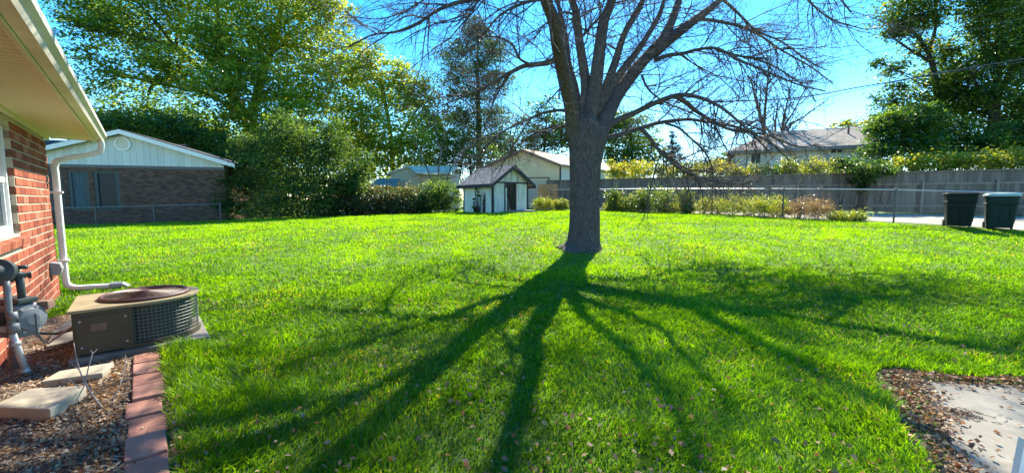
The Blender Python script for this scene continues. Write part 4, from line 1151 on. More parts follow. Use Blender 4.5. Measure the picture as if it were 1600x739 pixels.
leafy_tree('maple_tree', 'tall dense dark green tree at the right edge behind bins', 'tree', G(1552, YB),
    [(1550, 10, YB, 42, 34), (1590, 20, YB + 1, 50, 40), (1530, 45, YB, 26, 22), (1570, 75, YB, 44, 32), (1535, 100, YB, 30, 24), (1600, 110, YB, 40, 36), (1545, 150, YB, 42, 30), (1600, 175, YB, 36, 36), (1520, 175, YB + 1, 34, 30), (1560, 210, YB, 44, 26), (1560, -40, YB, 60, 40), (1640, 60, YB, 40, 60), (1640, 170, YB, 40, 60)],
    50000, .175, 'leaf_maple', [([G(1552, YB), P(1551, 218, YB), P(1556, 141, YB), P(1560, 90, YB), P(1562, 0, YB), P(1560, -60, YB)], .3, .1), ([P(1556, 150, YB), P(1585, 100, YB), P(1600, 40, YB)], .14, .05), ([P(1553, 190, YB), P(1530, 140, YB), P(1515, 110, YB)], .12, .04)], seed=111, deep=.6, sub=.52, tint=(.40, .22), flat=.6)
leafy_tree('leafy_bush', 'big rounded dark green bush right of brown roof above the ivy', 'bush', G(1425, 23.5),
    [(1385, 205, 23.5, 28, 26), (1420, 190, 23.5, 40, 30), (1375, 238, 23, 30, 20), (1430, 230, 23, 44, 26), (1470, 215, 23.8, 36, 32), (1495, 240, 23.5, 34, 22)], 22000, .155, 'leaf_maple', None, seed=112, tint=(.40, .2), sub=.36)
leafy_tree('leafy_bush', 'dark glossy bush under the tall tree at the right edge', 'bush', G(1570, 22.5),
    [(1540, 225, 22.5, 30, 20), (1580, 215, 22.5, 34, 26), (1610, 225, 22.5, 30, 26)], 9000, .17, 'leaf_dark', None, seed=113, tint=(.5, .22), sub=.36)
# dark evergreen and hedge on the left
YS = 22.6
leafy_tree('evergreen_bush', 'big dark evergreen bush beside the neighbouring brick house', 'bush', G(430, YS),
    [(385, 300, YS - .6, 36, 40), (430, 262, YS, 46, 40), (470, 300, YS - .6, 46, 38), (400, 250, YS + .5, 32, 24), (450, 225, YS + .5, 36, 26), (500, 270, YS, 32, 36), (362, 322, YS - 1, 22, 22), (505, 318, YS - .6, 30, 24), (535, 285, YS + .3, 26, 26), (555, 295, YS + .6, 24, 26), (520, 245, YS + 1, 30, 30), (460, 205, YS + 1.2, 34, 26), (378, 232, YS + .4, 18, 22), (440, 192, YS + 1.4, 22, 18), (520, 212, YS + 1.4, 24, 28), (352, 272, YS - .2, 16, 26), (560, 262, YS + 1.2, 22, 30), (480, 235, YS + .8, 34, 30), (410, 222, YS + .8, 30, 22), (430, 325, YS - 1.0, 50, 20)],
    42000, .13, 'leaf_dark', None, seed=114, tint=(.38, .24), sub=.42, flat=.6)
for q, (px, py, rx, ry, lab) in enumerate([(538, 312, 36, 28, 'reddish green hedge shrub touching the dark evergreen bush'), (588, 314, 36, 26, 'olive hedge shrub second from the dark evergreen bush'), (636, 316, 34, 26, 'olive hedge shrub between cream bungalow and lawn'), (684, 308, 34, 32, 'dark leafy shrub leaning against the white shed side')]):
    YH_ = 23.4 + .25 * q
    leafy_tree('hedge_shrub', lab, 'shrub', G(px, YH_), [(px, py, YH_, rx, ry), (px - 16, py + 8, YH_ - .5, rx * .6, ry * .7), (px + 18, py + 6, YH_ - .4, rx * .6, ry * .75), (px + 4, py - 12, YH_ + .2, rx * .6, ry * .55)],
        9500, .11, 'leaf_hedge' if q < 3 else 'leaf_dark', None, group='hedge shrubs along the left lawn edge', seed=120 + q, tint=(.45, .25), sub=.34)

# bare grey trees
def bare_tree(name, label, base, stems, seed, r0, group=None, mat='twig', sp1=.34, sc=1.0):
    rs_ = np.random.RandomState(seed)
    t = Thing(name, label, 'tree', base, group)
    mb = MB(); ps = []
    for pts in stems:
        sp = spline(pts, 12); rd = np.linspace(r0, r0 * .25, 12); mb.tube(sp, list(rd), 7); ps.append((sp, rd))
    t.part('trunk', mb, 'bark', smooth=True)
    global rs
    keep = rs; rs = rs_
    a, ra = kids(ps, sp1, .8 * sc, 3.2 * sc, r0 * .45, .2, .55, 6, .12, .06, .4)
    b, rb = kids(list(zip(a, ra)), sp1 * .55, .4 * sc, 1.5 * sc, r0 * .25, .15, .6, 5, .15, .06, .5)
    rs = keep
    V, F, _ = cat([tubes(a, ra, 4), tubes(b, rb, 3)])
    t.arr('twigs', V, F, mat)
    return t
Yb = 36
bare_tree('bare_tree', 'slim bare grey tree behind the brown roofed house', G(1195, Yb), [
    [G(1195, Yb), P(1194, 215, Yb), P(1196, 165, Yb), P(1200, 125, Yb), P(1203, 95, Yb)], [P(1195, 205, Yb), P(1182, 160, Yb), P(1172, 120, Yb)]], 201, .16)
bare_tree('bare_tree', 'wide bare tree with several slanting stems above the brown roof', G(1228, Yb - 1), [
    [G(1225, Yb - 1), P(1224, 212, Yb - 1), P(1240, 175, Yb - 1), P(1258, 140, Yb - 1)], [G(1225, Yb - 1), P(1222, 212, Yb - 1), P(1228, 170, Yb - 1), P(1235, 140, Yb - 1)], [G(1228, Yb - 1), P(1228, 212, Yb - 1), P(1260, 180, Yb - 1), P(1295, 155, Yb - 1)], [G(1222, Yb - 1), P(1212, 212, Yb - 1), P(1213, 180, Yb - 1), P(1218, 150, Yb - 1)]], 202, .12)
bare_tree('bare_tree', 'bare grey shrubby tree beside yellow-green locust behind the shed', G(685, 33), [
    [G(685, 33), P(685, 270, 33), P(690, 230, 33), P(700, 195, 33)], [G(690, 33), P(700, 275, 33), P(715, 245, 33), P(735, 225, 33)], [G(680, 33), P(670, 270, 33), P(655, 240, 33), P(645, 215, 33)]], 203, .06, mat='twig_pale', sp1=.4, sc=.7)

# shrubs along the wooden fence
SH = [(965, 262, 15, 13, .65, 'yellow shrub above the fence, closest to the thick trunk'), (1002, 260, 20, 15, .7, 'bright yellow-green shrub above the fence behind the low right branch'), (1042, 266, 18, 12, .5, 'thin yellowing shrub above the fence below the blue-grey spruce'), (1082, 266, 22, 13, .55, 'sparse yellow shrub above the fence left of the white house end'),
      (1125, 262, 22, 15, .75, 'golden leaved shrub at the left end of the white house'), (1163, 266, 20, 13, .6, 'pale shrub under the left window of the white house'), (1205, 266, 24, 13, .4, 'grey-green shrub before the white house wall'), (1250, 262, 26, 15, .5, 'yellow-green shrub before the middle of the white house'), (1290, 258, 24, 16, .55, 'yellow-green shrub touching the ivy on the fence'),
      (1410, 255, 24, 16, .6, 'bright yellow-green shrub right of the ivy on the fence'), (1450, 252, 26, 17, .7, 'golden shrub above the fence cap left of the bins'), (1492, 250, 24, 18, .5, 'orange tinged shrub above the fence behind the flat lidded bin'), (1530, 248, 26, 17, .75, 'yellow shrub above the fence between both bins'), (1572, 246, 28, 19, .45, 'leafy green shrub above the fence behind the domed bin'), (1612, 244, 30, 20, .5, 'green shrub above the fence cut by the right picture edge')]
for q, (px, py, rx, ry, tn, lab) in enumerate(SH):
    b = wf(px, 1.1); Yq = b[1]; s = 1
    leafy_tree('fence_shrub', lab, 'shrub', (b[0], b[1], gz(*b)), [(px, py + 6, Yq, rx * 1.2, ry), (px - rx * .6, py + 2, Yq, rx * .55, ry * (.55 + .6 * random.random())), (px + rx * .5, py + 1, Yq + .2, rx * .5, ry * .85), (px, py + ry * 1.7, Yq, rx, ry)],
        3200, .11, 'leaf_yellow' if tn > .42 else 'leaf_green', None, group='shrubs behind the wooden fence', seed=140 + q, tint=(tn - .12, .2), sub=.4, flat=.9)

# ------------------------------------------------------------------ neighbouring brick house
def px_x(px, Y): return (px - 800) / FPX * Y
nh = Thing('neighbour_house', 'dark brick house with pale green gable at the far left', 'house', (-19.2, 20.2, gz(-19.2, 20)))
YN = 20.2
zb, ze = .25, 3.16
xl, xr = -25.6, -14.95
wx0, wx1, wz0, wz1 = px_x(100, YN), px_x(186, YN), .98, 2.86
mb = MB()
mb.box((xl, YN, zb - .3), (wx0 - xl, 0, 0), (0, .2, 0), ZU * (ze - zb + .3)); mb.box((wx1, YN, zb - .3), (xr - wx1, 0, 0), (0, .2, 0), ZU * (ze - zb + .3))
mb.box((wx0, YN, zb - .3), (wx1 - wx0, 0, 0), (0, .2, 0), ZU * (wz0 - zb + .3)); mb.box((wx0, YN, wz1), (wx1 - wx0, 0, 0), (0, .2, 0), ZU * (ze - wz1))
mb.box((xr - .2, YN + .2, zb - .3), (.2, 0, 0), (0, 12, 0), ZU * (ze - zb + .3)); mb.box((xl, YN + .2, zb - .3), (.2, 0, 0), (0, 12, 0), ZU * (ze - zb + .3))
for px in (121, 152):
    x = px_x(px, YN); mb.box((x - .10, YN - .003, wz0), (.2, 0, 0), (0, .2, 0), ZU * (wz1 - wz0))
nh.part('wall', mb, 'far_brick')
mb = MB(); mb.box((xl - .02, YN - .03, ze - .14), (xr - xl + .04, 0, 0), (0, .03, 0), ZU * .14)
nh.part('brick_band', mb, 'post_dark')
edges_ = [wx0, px_x(121, YN), px_x(152, YN), wx1]
for k in range(3):
    a, b = edges_[k] + .1 * (k > 0), edges_[k + 1] - .1 * (k < 2)
    mb = MB(); f = .14
    mb.box((a, YN + .02, wz0), (f, 0, 0), (0, .1, 0), ZU * (wz1 - wz0)); mb.box((b - f, YN + .02, wz0), (f, 0, 0), (0, .1, 0), ZU * (wz1 - wz0))
    mb.box((a + f, YN + .022, wz0), (b - a - 2 * f, 0, 0), (0, .1, 0), ZU * .1); mb.box((a + f, YN + .022, wz1 - .1), (b - a - 2 * f, 0, 0), (0, .1, 0), ZU * .1)
    w = nh.part('window', mb, 'teal_frame')
    mb = MB(); mb.box((a + f, YN + .08, wz0 + .1), (b - a - 2 * f, 0, 0), (0, .01, 0), ZU * (wz1 - wz0 - .2))
    if k == 1:
        mb = MB()
        x = a + f; n = 12; st = (b - a - 2 * f) / n
        vs = []
        for i in range(n + 1):
            y = YN + .075 + .02 * (i % 2); vs += [(x + i * st, y, wz0 + .1), (x + i * st, y, wz1 - .1)]
        mb.add(vs, [(2 * i, 2 * i + 2, 2 * i + 3, 2 * i + 1) for i in range(n)])
        nh.part('curtain', mb, 'curtain', w)
    else: nh.part('pane', mb, 'glass', w)
nh.o.rotation_euler = (0, 0, math.radians(18)); nh.o.location.x += .2
# gable: vertical boards under the rakes
pk = np.array([-19.05, YN, 4.78]); sl = .318
bw = .28; x = xl
def rake(x): return pk[2] - .12 - sl * abs(x - pk[0])
while x < xr - .01:
    x1 = min(x + bw, xr)
    pts = [(x + .004, YN - .02, ze), (x1 - .004, YN - .02, ze), (x1 - .004, YN - .02, max(rake(x1), ze + .01))]
    if x < pk[0] < x1: pts.append((pk[0], YN - .02, rake(pk[0])))
    pts.append((x + .004, YN - .02, max(rake(x), ze + .01)))
    mb = MB(); mb.cur = random.random(); mb.prism(pts, (0, .04, 0)); nh.part('siding_board', mb, 'gable'); x = x1
mb = MB(); mb.prism([(xl, YN + .03, ze), (xr, YN + .03, ze), (pk[0], YN + .03, pk[2] - .14)], (0, .1, 0)); nh.part('gable_wall', mb, 'gable')
vc = np.array([px_x(195, YN), YN - .03, 1.5 + (312 - 227) / FPX * YN])
mb = MB(); mb.lathe(vc, [(.33, 0), (.33, .05), (.25, .06), (.25, 0)], 28, axis=(0, -1, 0)); vt = nh.part('gable_vent', mb, 'white')
mb = MB()
for k in range(7):
    z = -.21 + k * .07; hw = math.sqrt(max(.25 ** 2 - z * z, .002)); mb.prism([vc + [-hw, -.01, z - .03], vc + [-hw, -.035, z - .03], vc + [-hw, -.012, z + .03]], (2 * hw, 0, 0))
nh.part('louvre', mb, 'trim_tan', vt)
for sg, xe in ((1, px_x(345, YN)), (-1, -25.9)):
    e = np.array([xe, YN, pk[2] - sl * abs(xe - pk[0])])
    mb = MB()
    d = e - pk; L = np.linalg.norm(d); n_ = 12
    a = pk + [0, -.35, 0]; b = e + [0, -.35, 0]
    up = np.array([0, 0, .09])
    vs = [a, b, b + [0, 12.8, 0], a + [0, 12.8, 0]]
    vs = vs + [q + up for q in vs]
    bu = [(0, 0, 0), (0, L, 0), (12.8, L, 0), (12.8, 0, 0)] * 2
    mb.add(vs, [(0, 1, 2, 3), (4, 5, 6, 7), (0, 1, 5, 4), (1, 2, 6, 5), (2, 3, 7, 6), (3, 0, 4, 7)], bu)
    nh.part('roof', mb, 'shingle_dark')
    mb = MB(); mb.prism([pk + [0, -.39, -.16], e + [0, -.39, -.16], e + [0, -.39, .05], pk + [0, -.39, .05]], (0, .038, 0))
    nh.part('bargeboard', mb, 'white')
    mb = MB(); mb.prism([pk + [0, -.348, -.03], e + [0, -.348, -.03], e + [0, 0, -.03], pk + [0, 0, -.03]], (0, 0, .025)); nh.part('eave_soffit', mb, 'trim_tan')
# cross wing roof running left behind the gable
mb = MB()
vs = [(-18.6, 26, 4.9), (-34, 26, 4.9), (-34, 20.6, 3.25), (-23.9, 20.6, 3.25)]
mb.add(vs + [(a, b, c - .1) for a, b, c in vs], [(0, 1, 2, 3), (7, 6, 5, 4), (0, 1, 5, 4), (1, 2, 6, 5), (2, 3, 7, 6), (3, 0, 4, 7)], [(a, b * 1.05, 0) for a, b, c in vs] * 2)
nh.part('wing_roof', mb, 'shingle_dark')
mb = MB(); mb.box((-34, 21, -.2), (8.3, 0, 0), (0, 8, 0), ZU * 3.4); nh.part('wing_wall', mb, 'far_brick')

# ------------------------------------------------------------------ chain link fences
def chain_fence(label, pts, h, posts, rail_mat='steel', post_mat='post_dark', group='chain link fences', skip=()):
    t = Thing('chain_link_fence', label, 'fence', (*pts[0], gz(*pts[0])), group)
    tops = []
    for k, (x, y) in enumerate(pts):
        g = gz(x, y); tops.append(np.array([x, y, g + h]))
    for k, (x, y) in enumerate(posts):
        g = gz(x, y); mb = MB(); mb.tube([(x, y, g - .1), (x, y, g + h + .03)], .028, 8); mb.lathe((x, y, g + h + .03), [(.034, 0), (.03, .03), (.004, .05)], 8)
        mb.tube([(x, y, g + h * .8), (x, y, g + h * .8 + .03)], .036, 8)
        t.part('post', mb, post_mat, smooth=False)
    mb = MB(); mb.tube(tops, .021, 8); t.part('top_rail', mb, rail_mat, smooth=True)
    # woven wire: diagonal strands
    P2 = np.array(tops); seg = np.linalg.norm(np.diff(P2[:, :2], axis=0), axis=1); cum = np.concatenate([[0], np.cumsum(seg)]); tot = cum[-1]
    pitch = .085
    s = np.arange(-h, tot, pitch); paths = []
    def at(q, z):
        x = np.interp(q, cum, P2[:, 0]); y = np.interp(q, cum, P2[:, 1]); return np.stack([x, y, ground(x, y) + z], -1)
    for sg in (1, -1):
        a0 = s if sg > 0 else s + h
        qs = np.stack([np.clip(a0 + sg * h * f, 0, tot) for f in (0, .5, 1)], 1)
        zs = np.stack([np.where(sg > 0, qs[:, i] - a0, a0 - qs[:, i]) for i in range(3)], 1)
        paths.append(np.stack([at(qs[:, i], .03 + zs[:, i] * .94) for i in range(3)], 1))
    pp = np.concatenate(paths); V, F = tubes(pp, np.full(pp.shape[:2], .0015), 3)
    t.arr('wire_mesh', V, F, 'post_dark')
    return t
chain_fence('long chain link fence across the back right of lawn', CL, 1.2, CL)
lf = [(px_x(40, 17.2), 17.2), (px_x(150, 18.0), 18.0), (px_x(241, 18.7), 18.7), (px_x(345, 19.6), 19.6)]
chain_fence('low chain link fence before the dark neighbouring brick house', lf, .86, lf[1:], rail_mat='post_pale', post_mat='post_dark')

# ------------------------------------------------------------------ wooden fence
wfT = Thing('wooden_fence', 'long weathered grey board fence beyond the alley', 'fence', (*WF_A, gz(*WF_A)))
d = WF_B - WF_A; WL = np.linalg.norm(d); d = d / WL; dw = np.array([d[0], d[1], 0]); nw = np.array([d[1], -d[0], 0])     # nw faces the lawn
if nw[1] > 0: nw = -nw
def WFp(s, n, z): return np.array([*(WF_A + d * s), 0]) + nw * n + ZU * z
zTop, zMid, zLow = 2.83, 2.22, 1.2
specs = []
s = 0.0
while s < WL - .15:
    specs.append((s, 0)); specs.append((s, 1)); s += .147
specs.sort(key=lambda q: np.linalg.norm(WFp(q[0], 0, 1)[:2]))
jm = MB()
for k, (s, up_) in enumerate(specs):
    g = gz(*WFp(s, 0, 0)[:2])
    j = random.uniform(-.012, .012)
    z0, z1 = (zMid - .02 + j, zTop - .03) if up_ else (g + .03 + random.uniform(0, .05), zMid + .0 + j)
    mb = MB() if k < 299 else jm
    mb.cur = random.random() * .75
    off = random.uniform(-.006, .006) - (.022 if up_ else 0)
    mb.box(WFp(s, off, z0), dw * .1435, nw * -.018, ZU * (z1 - z0))
    if k < 299: wfT.part('board', mb, 'fence_wood')
wfT.part('boards', jm, 'fence_wood', kind='stuff')
for nm, z, hh, pr in (('cap_rail', zTop - .03, .04, .07), ('rail', zMid - .02, .09, .045), ('rail', zLow - .045, .09, .045), ('rail', 1.0 - .0, .0, 0)):
    if hh:
        mb = MB(); mb.cur = 1.6
        mb.box(WFp(0, pr, z), dw * WL, nw * -(pr - .007 if nm == 'rail' else pr + .05), ZU * hh); wfT.part(nm, mb, 'fence_wood')
ps = [WL * wf_t(px) for px in (1552, 1421, 1308)]
s = ps[0]
allp = list(np.arange(ps[0] + 2.45, WL, 2.45)) + list(np.arange(ps[0], .3, -2.45))
for s in allp:
    g = gz(*WFp(s, 0, 0)[:2]); mb = MB(); mb.cur = 1.2; mb.box(WFp(s - .045, .115, g - .1), dw * .09, nw * -.066, ZU * (zMid + .16 - g + .1)); wfT.part('post', mb, 'fence_wood')
# new-wood gate at the left end
gt = Thing('wooden_gate', 'small orange new-wood gate beside the beige garage', 'gate', (1.9, 25.6, gz(2, 25)))
for k in range(8):
    mb = MB(); mb.cur = random.random(); mb.box((1.62 + k * .15, 25.6 - k * .04, .9), (.138, -.037, 0), (0, .02, 0), ZU * 1.55); gt.part('board', mb, 'new_wood')
mb = MB(); mb.box((1.6, 25.56, 1.25), (1.22, -.32, 0), (0, .03, 0), ZU * .09); mb.box((1.6, 25.56, 2.1), (1.22, -.32, 0), (0, .03, 0), ZU * .09); gt.part('rail', mb, 'new_wood')

# ivy hanging over the fence
b = wf(1350, -.25); Yi = b[1]
iv = leafy_tree('ivy', 'thick dark green ivy hanging over the wooden fence', 'ivy', (b[0], b[1], gz(*b)), [(1345, 262, Yi, 30, 10), (1378, 268, Yi, 24, 9), (1348, 278, Yi, 18, 14), (1318, 256, Yi + .4, 16, 9), (1350, 296, Yi + .05, 7, 12)], 5200, .12, 'leaf_green', None, seed=170, tint=(.42, .2), sub=.42, flat=.8)

# plants along the chain link fence
def clink(px):
    best = min(np.linspace(0, 1, 400), key=lambda t: abs(800 + FPX * np.interp(t, np.linspace(0, 1, len(CL)), [q[0] for q in CL]) / np.interp(t, np.linspace(0, 1, len(CL)), [q[1] for q in CL]) - px))
    g = np.linspace(0, 1, len(CL)); return np.interp(best, g, [q[0] for q in CL]), np.interp(best, g, [q[1] for q in CL])
for q, (px, w, top, lab) in enumerate([(958, 10, 298, 'narrow green vine column on chain link, right beside thick trunk'), (984, 12, 304, 'thin low vine second from the thick trunk on chain link'), (1007, 10, 297, 'leafy vine wrapped round the chain link post'), (1036, 16, 297, 'widest green vine clump on the chain link fence'), (1071, 8, 297, 'lone slim green vine column left of golden weeds')]):
    x, y = clink(px)
    leafy_tree('climbing_vine', lab, 'vine', (x, y, gz(x, y)), [(px, top + 8, y, w * 1.4, 9), (px, top + 18, y - .1, w * 1.25, 10), (px + 2, top + 28, y - .15, w * 1.4, 10)], 2800, .085, 'leaf_green', None, group='vines on the chain link fence', seed=180 + q, tint=(.78, .18), sub=.5, flat=1.0)
for q, (px, py, rx, ry, mat, tn, lab) in enumerate([
    (962, 325, 18, 8, 'leaf_yellow', .45, 'low yellow weeds at the foot of the vine beside trunk'), (1060, 326, 24, 6, 'leaf_yellow', .5, 'low yellow weeds under the slim vine column'), (1112, 322, 26, 14, 'leaf_yellow', .45, 'golden weed mound left of the wide weed mound'), (1160, 322, 34, 15, 'leaf_yellow', .35, 'wide yellow-green weed mound at the fence'),
    (1205, 324, 28, 15, 'leaf_yellow', .4, 'yellow-green weed mound touching the tan dry bush'), (1262, 326, 32, 15, 'leaf_tan', .55, 'tan dried bush by the chain link fence'), (1322, 339, 28, 6, 'leaf_yellow', .25, 'low green weeds right of the tan dry bush'), (850, 318, 16, 9, 'leaf_yellow', .4, 'rounded yellow-green weed bush beside shed door'), (876, 320, 12, 8, 'leaf_yellow', .35, 'small weed bush between shed and thick trunk')]):
    x, y = clink(px) if px > 900 else ((px - 800) / FPX * 23.2, 23.2)
    y += .25
    leafy_tree('weed_mound', lab, 'weeds', (x, y, gz(x, y)), [(px, py, y, rx, ry * 1.2), (px - rx * .5, py + 1, y, rx * .55, ry * 1.0), (px + rx * .5, py + 2, y - .3, rx * .55, ry)], 4400, .075, mat, None, group='weeds along the back fence', seed=190 + q, tint=(tn, .2), sub=.4, flat=.8, asp=.3, bark='twig_pale')

# ------------------------------------------------------------------ garden shed
c_, s_ = math.cos(math.radians(40)), math.sin(math.radians(40))
SO = np.array([-.98, 21.0, gz(-.98, 21)]); SA = np.array([c_, s_, 0]); SB = np.array([-s_, c_, 0])
def Sh(a, b, z): return SO + SA * a + SB * b + ZU * z
sw, sd_, sh_, pk_ = 2.4, 2.7, 1.60, 2.42
shed = Thing('garden_shed', 'small white shed with black trim and open doorway', 'shed', SO)
mb = MB(); mb.box(Sh(0, .06, 0), SB * (sd_ - .06), SA * .06, ZU * sh_); shed.part('side_wall', mb, 'shed_white')
mb = MB(); mb.box(Sh(sw - .06, .06, 0), SB * (sd_ - .06), SA * .06, ZU * sh_); shed.part('side_wall', mb, 'shed_white')
mb = MB(); mb.box(Sh(.06, sd_ - .06, 0), SA * (sw - .12), SB * .06, ZU * sh_); shed.part('back_wall', mb, 'dark_in')
d0, d1 = .82, 1.58
mb = MB(); mb.box(Sh(0, 0, 0), SA * d0, SB * .06, ZU * sh_); shed.part('front_panel', mb, 'shed_white')
mb = MB(); mb.box(Sh(d1, 0, 0), SA * (sw - d1), SB * .06, ZU * sh_); shed.part('front_panel', mb, 'shed_white')
mb = MB(); mb.prism([Sh(0, 0, sh_ + .002), Sh(sw, 0, sh_ + .002), Sh(sw / 2, 0, pk_)], SB * .06); shed.part('gable_panel', mb, 'shed_white')
mb = MB(); mb.prism([Sh(-.025, -.025, 0), Sh(.065, -.025, 0), Sh(.065, -.001, 0), Sh(-.001, -.001, 0), Sh(-.001, .09, 0), Sh(-.025, .09, 0)], ZU * sh_); shed.part('corner_trim', mb, 'shed_trim')
mb = MB(); mb.box(Sh(sw - .065, -.025, 0), SA * .09, SB * .024, ZU * sh_); shed.part('corner_trim', mb, 'shed_trim')
mb = MB(); mb.box(Sh(-.025, sd_ - .09, 0), SA * .024, SB * .09, ZU * sh_); shed.part('corner_trim', mb, 'shed_trim')
mb = MB(); mb.box(Sh(d0 - .07, -.024, 0), SA * .07, SB * .023, ZU * (sh_ - .06)); shed.part('door_trim', mb, 'shed_trim')
mb = MB(); mb.box(Sh(.066, -.024, sh_ - .06), SA * (sw - .132), SB * .023, ZU * .08); shed.part('door_trim', mb, 'shed_trim')
mb = MB(); mb.box(Sh(d1, -.012, 0), SA * -.05, SB * .05, ZU * (sh_ - .06)); shed.part('door_jamb', mb, 'redbrown')
mb = MB(); mb.box(Sh(d0, -.01, 0), SA * .10, SB * .05, ZU * (sh_ - .3)); shed.part('door_edge', mb, 'shed_white')
mb = MB(); mb.box(Sh(.06, .06, .01), SA * (sw - .12), SB * (sd_ - .12), ZU * .05); shed.part('floor_deck', mb, 'dark_in')
mb = MB()
for z in (.5, .95, 1.35): mb.box(Sh(.1, sd_ - .6, z), SA * 1.6, SB * .4, ZU * .03)
shed.part('shelf', mb, 'dark_in')
slp = (pk_ - sh_) / (sw / 2)
for sg in (-1, 1):
    xe = sw / 2 + sg * (sw / 2 + .30); ze_ = pk_ - slp * (sw / 2 + .30)
    f0, f1 = -.32, sd_ + .22
    vs = [Sh(sw / 2, f0, pk_ + .03), Sh(xe, f0, ze_ + .03), Sh(xe, f1, ze_ + .03), Sh(sw / 2, f1, pk_ + .03)]
    vs += [q + ZU * .06 for q in vs]
    L = math.hypot(sw / 2 + .3, pk_ - ze_)
    mb = MB(); mb.add(vs, [(0, 1, 2, 3), (4, 5, 6, 7), (0, 1, 5, 4), (1, 2, 6, 5), (2, 3, 7, 6), (3, 0, 4, 7)], [(0, 0, 0), (0, L, 0), (f1 - f0, L, 0), (f1 - f0, 0, 0)] * 2)
    shed.part('roof', mb, 'shingle_grey')
    mb = MB(); mb.prism([Sh(sw / 2, f0 - .03, pk_ - .10), Sh(xe, f0 - .03, ze_ - .10), Sh(xe, f0 - .03, ze_ + .07), Sh(sw / 2, f0 - .03, pk_ + .075)], SB * .028); shed.part('bargeboard', mb, 'shed_trim')
    mb = MB(); mb.box(Sh(xe, f0, ze_ - .09), SA * (.024 * sg), SB * (f1 - f0), ZU * .15); shed.part('eave_board', mb, 'shed_trim')
mb = MB(); mb.box(Sh(-.05, -.05, -.2), SA * (sw + .1), SB * (sd_ + .1), ZU * .205); shed.part('base_slab', mb, 'concrete')
st = Sh(1.2, -.9, 0); mb = MB()
mb.prism([Sh(.7, -1.0, -.02), Sh(2.2, -.95, -.02), Sh(2.25, -.08, -.02), Sh(.7, -.08, -.02)], ZU * .16)
single('doorstep_slab', mb, 'concrete_pale', 'pale concrete step before the open shed doorway', 'step', Sh(1.4, -.5, 0), bevel=.01)
mb = MB(); mb.tube([Sh(1.35, .25, .06), Sh(1.18, .5, 1.25)], .016, 6); mb.cbox(Sh(1.35, .25, .1), (.35, .05, .08), .7)
single('rake', mb, 'trim_tan', 'long handled rake leaning inside the dark shed doorway', 'rake', Sh(1.35, .25, .06))
mb = MB(); mb.box(Sh(1.38, .3, .06), SA * .05, SB * .05, ZU * 1.35)
single('plank', mb, 'redbrown', 'red-brown plank standing inside the shed doorway', 'plank', Sh(1.4, .32, .06))
iq = Sh(-.06, 1.3, 0)
leafy_tree('ivy', 'sprawling ivy stems climbing the white shed side', 'ivy', iq, [(744, 296, iq[1] - .1, 3, 7), (741, 312, iq[1] - .1, 3.5, 9), (748, 304, iq[1] - .3, 6, 4), (756, 302, iq[1] - .5, 3, 5), (756, 318, iq[1] - .5, 2.5, 9), (742, 324, iq[1] - .15, 4.5, 6)], 420, .10, 'leaf_dark', None, seed=210, tint=(.35, .2), sub=.5)

# ------------------------------------------------------------------ houses behind
def slope_roof(t, name, a, b, c, d_, th, mat):
    a, b, c, d_ = (np.asarray(q, float) for q in (a, b, c, d_))
    L, W_ = np.linalg.norm(b - a), np.linalg.norm(d_ - a)
    vs = [a, b, c, d_]; vs += [q - ZU * th for q in vs]
    mb = MB(); mb.add(vs, [(0, 1, 2, 3), (4, 5, 6, 7), (0, 1, 5, 4), (1, 2, 6, 5), (2, 3, 7, 6), (3, 0, 4, 7)], [(0, 0, 0), (L, 0, 0), (L, W_, 0), (0, W_, 0)] * 2)
    return t.part(name, mb, mat)
# beige garage: gable toward the viewer
gY = 29.0
g0 = P(873, 300, gY) * [1, 1, 0]; gA = unit(np.array([-.92, .25, 0])); gB = unit(np.array([.60, .80, 0]))
gg = gz(g0[0], g0[1]); GWd, GD, Ge, Gp = 5.0, 13.5, 3.02 - gg, 4.05 - gg + .9
g0[2] = gg
def Ga(a, b, z): return g0 + gA * a + gB * b + ZU * z
zE = 1.5 + (312 - 258) / FPX * gY - gg; zP = 1.5 + (312 - 236) / FPX * (gY + .25) - gg
gar = Thing('garage', 'beige garage with tan shingle roof behind the shed', 'garage', g0)
mb = MB(); mb.prism([Ga(0, 0, -.2), Ga(GWd, 0, -.2), Ga(GWd, 0, zE), Ga(GWd / 2, 0, zP), Ga(0, 0, zE)], gB * .15); gar.part('front_wall', mb, 'cream')
mb = MB(); mb.box(Ga(0, .15, -.2), gB * GD, gA * .15, ZU * (zE + .2)); gar.part('side_wall', mb, 'cream_white')
mb = MB(); mb.box(Ga(GWd - .15, .15, -.2), gB * GD, gA * .15, ZU * (zE + .2)); gar.part('side_wall', mb, 'cream')
mb = MB()
for k in range(4): mb.box(Ga(.75, -.03, .0 + k * .50), gA * 2.6, gB * .028, ZU * .485)
gar.part('garage_door', mb, 'beige_door')
mb = MB(); mb.box(Ga(.66, -.04, -.1), gA * .085, gB * .038, ZU * 2.2); mb.box(Ga(.66, -.04, 2.102), gA * 2.8, gB * .038, ZU * .09); mb.box(Ga(3.37, -.04, -.1), gA * .085, gB * .038, ZU * 2.2); gar.part('door_frame', mb, 'rust')
for sg in (0, 1):
    e = GWd + .35 if sg else -.35; zz = zP - (zP - zE) / (GWd / 2) * (GWd / 2 + .35)
    slope_roof(gar, 'roof', Ga(GWd / 2, -.35, zP + .12), Ga(GWd / 2, GD, zP + .12), Ga(e, GD, zz + .12), Ga(e, -.35, zz + .12), .1, 'shingle_tan')
    mb = MB(); mb.prism([Ga(GWd / 2, -.39, zP - .08), Ga(e, -.39, zz - .08), Ga(e, -.39, zz + .10), Ga(GWd / 2, -.39, zP + .10)], gB * .035); gar.part('bargeboard', mb, 'rust')
mb = MB(); mb.tube([Ga(-.06, .10, .1), Ga(-.06, .10, zE - .05)], .05, 8); gar.part('downspout', mb, 'shed_trim')
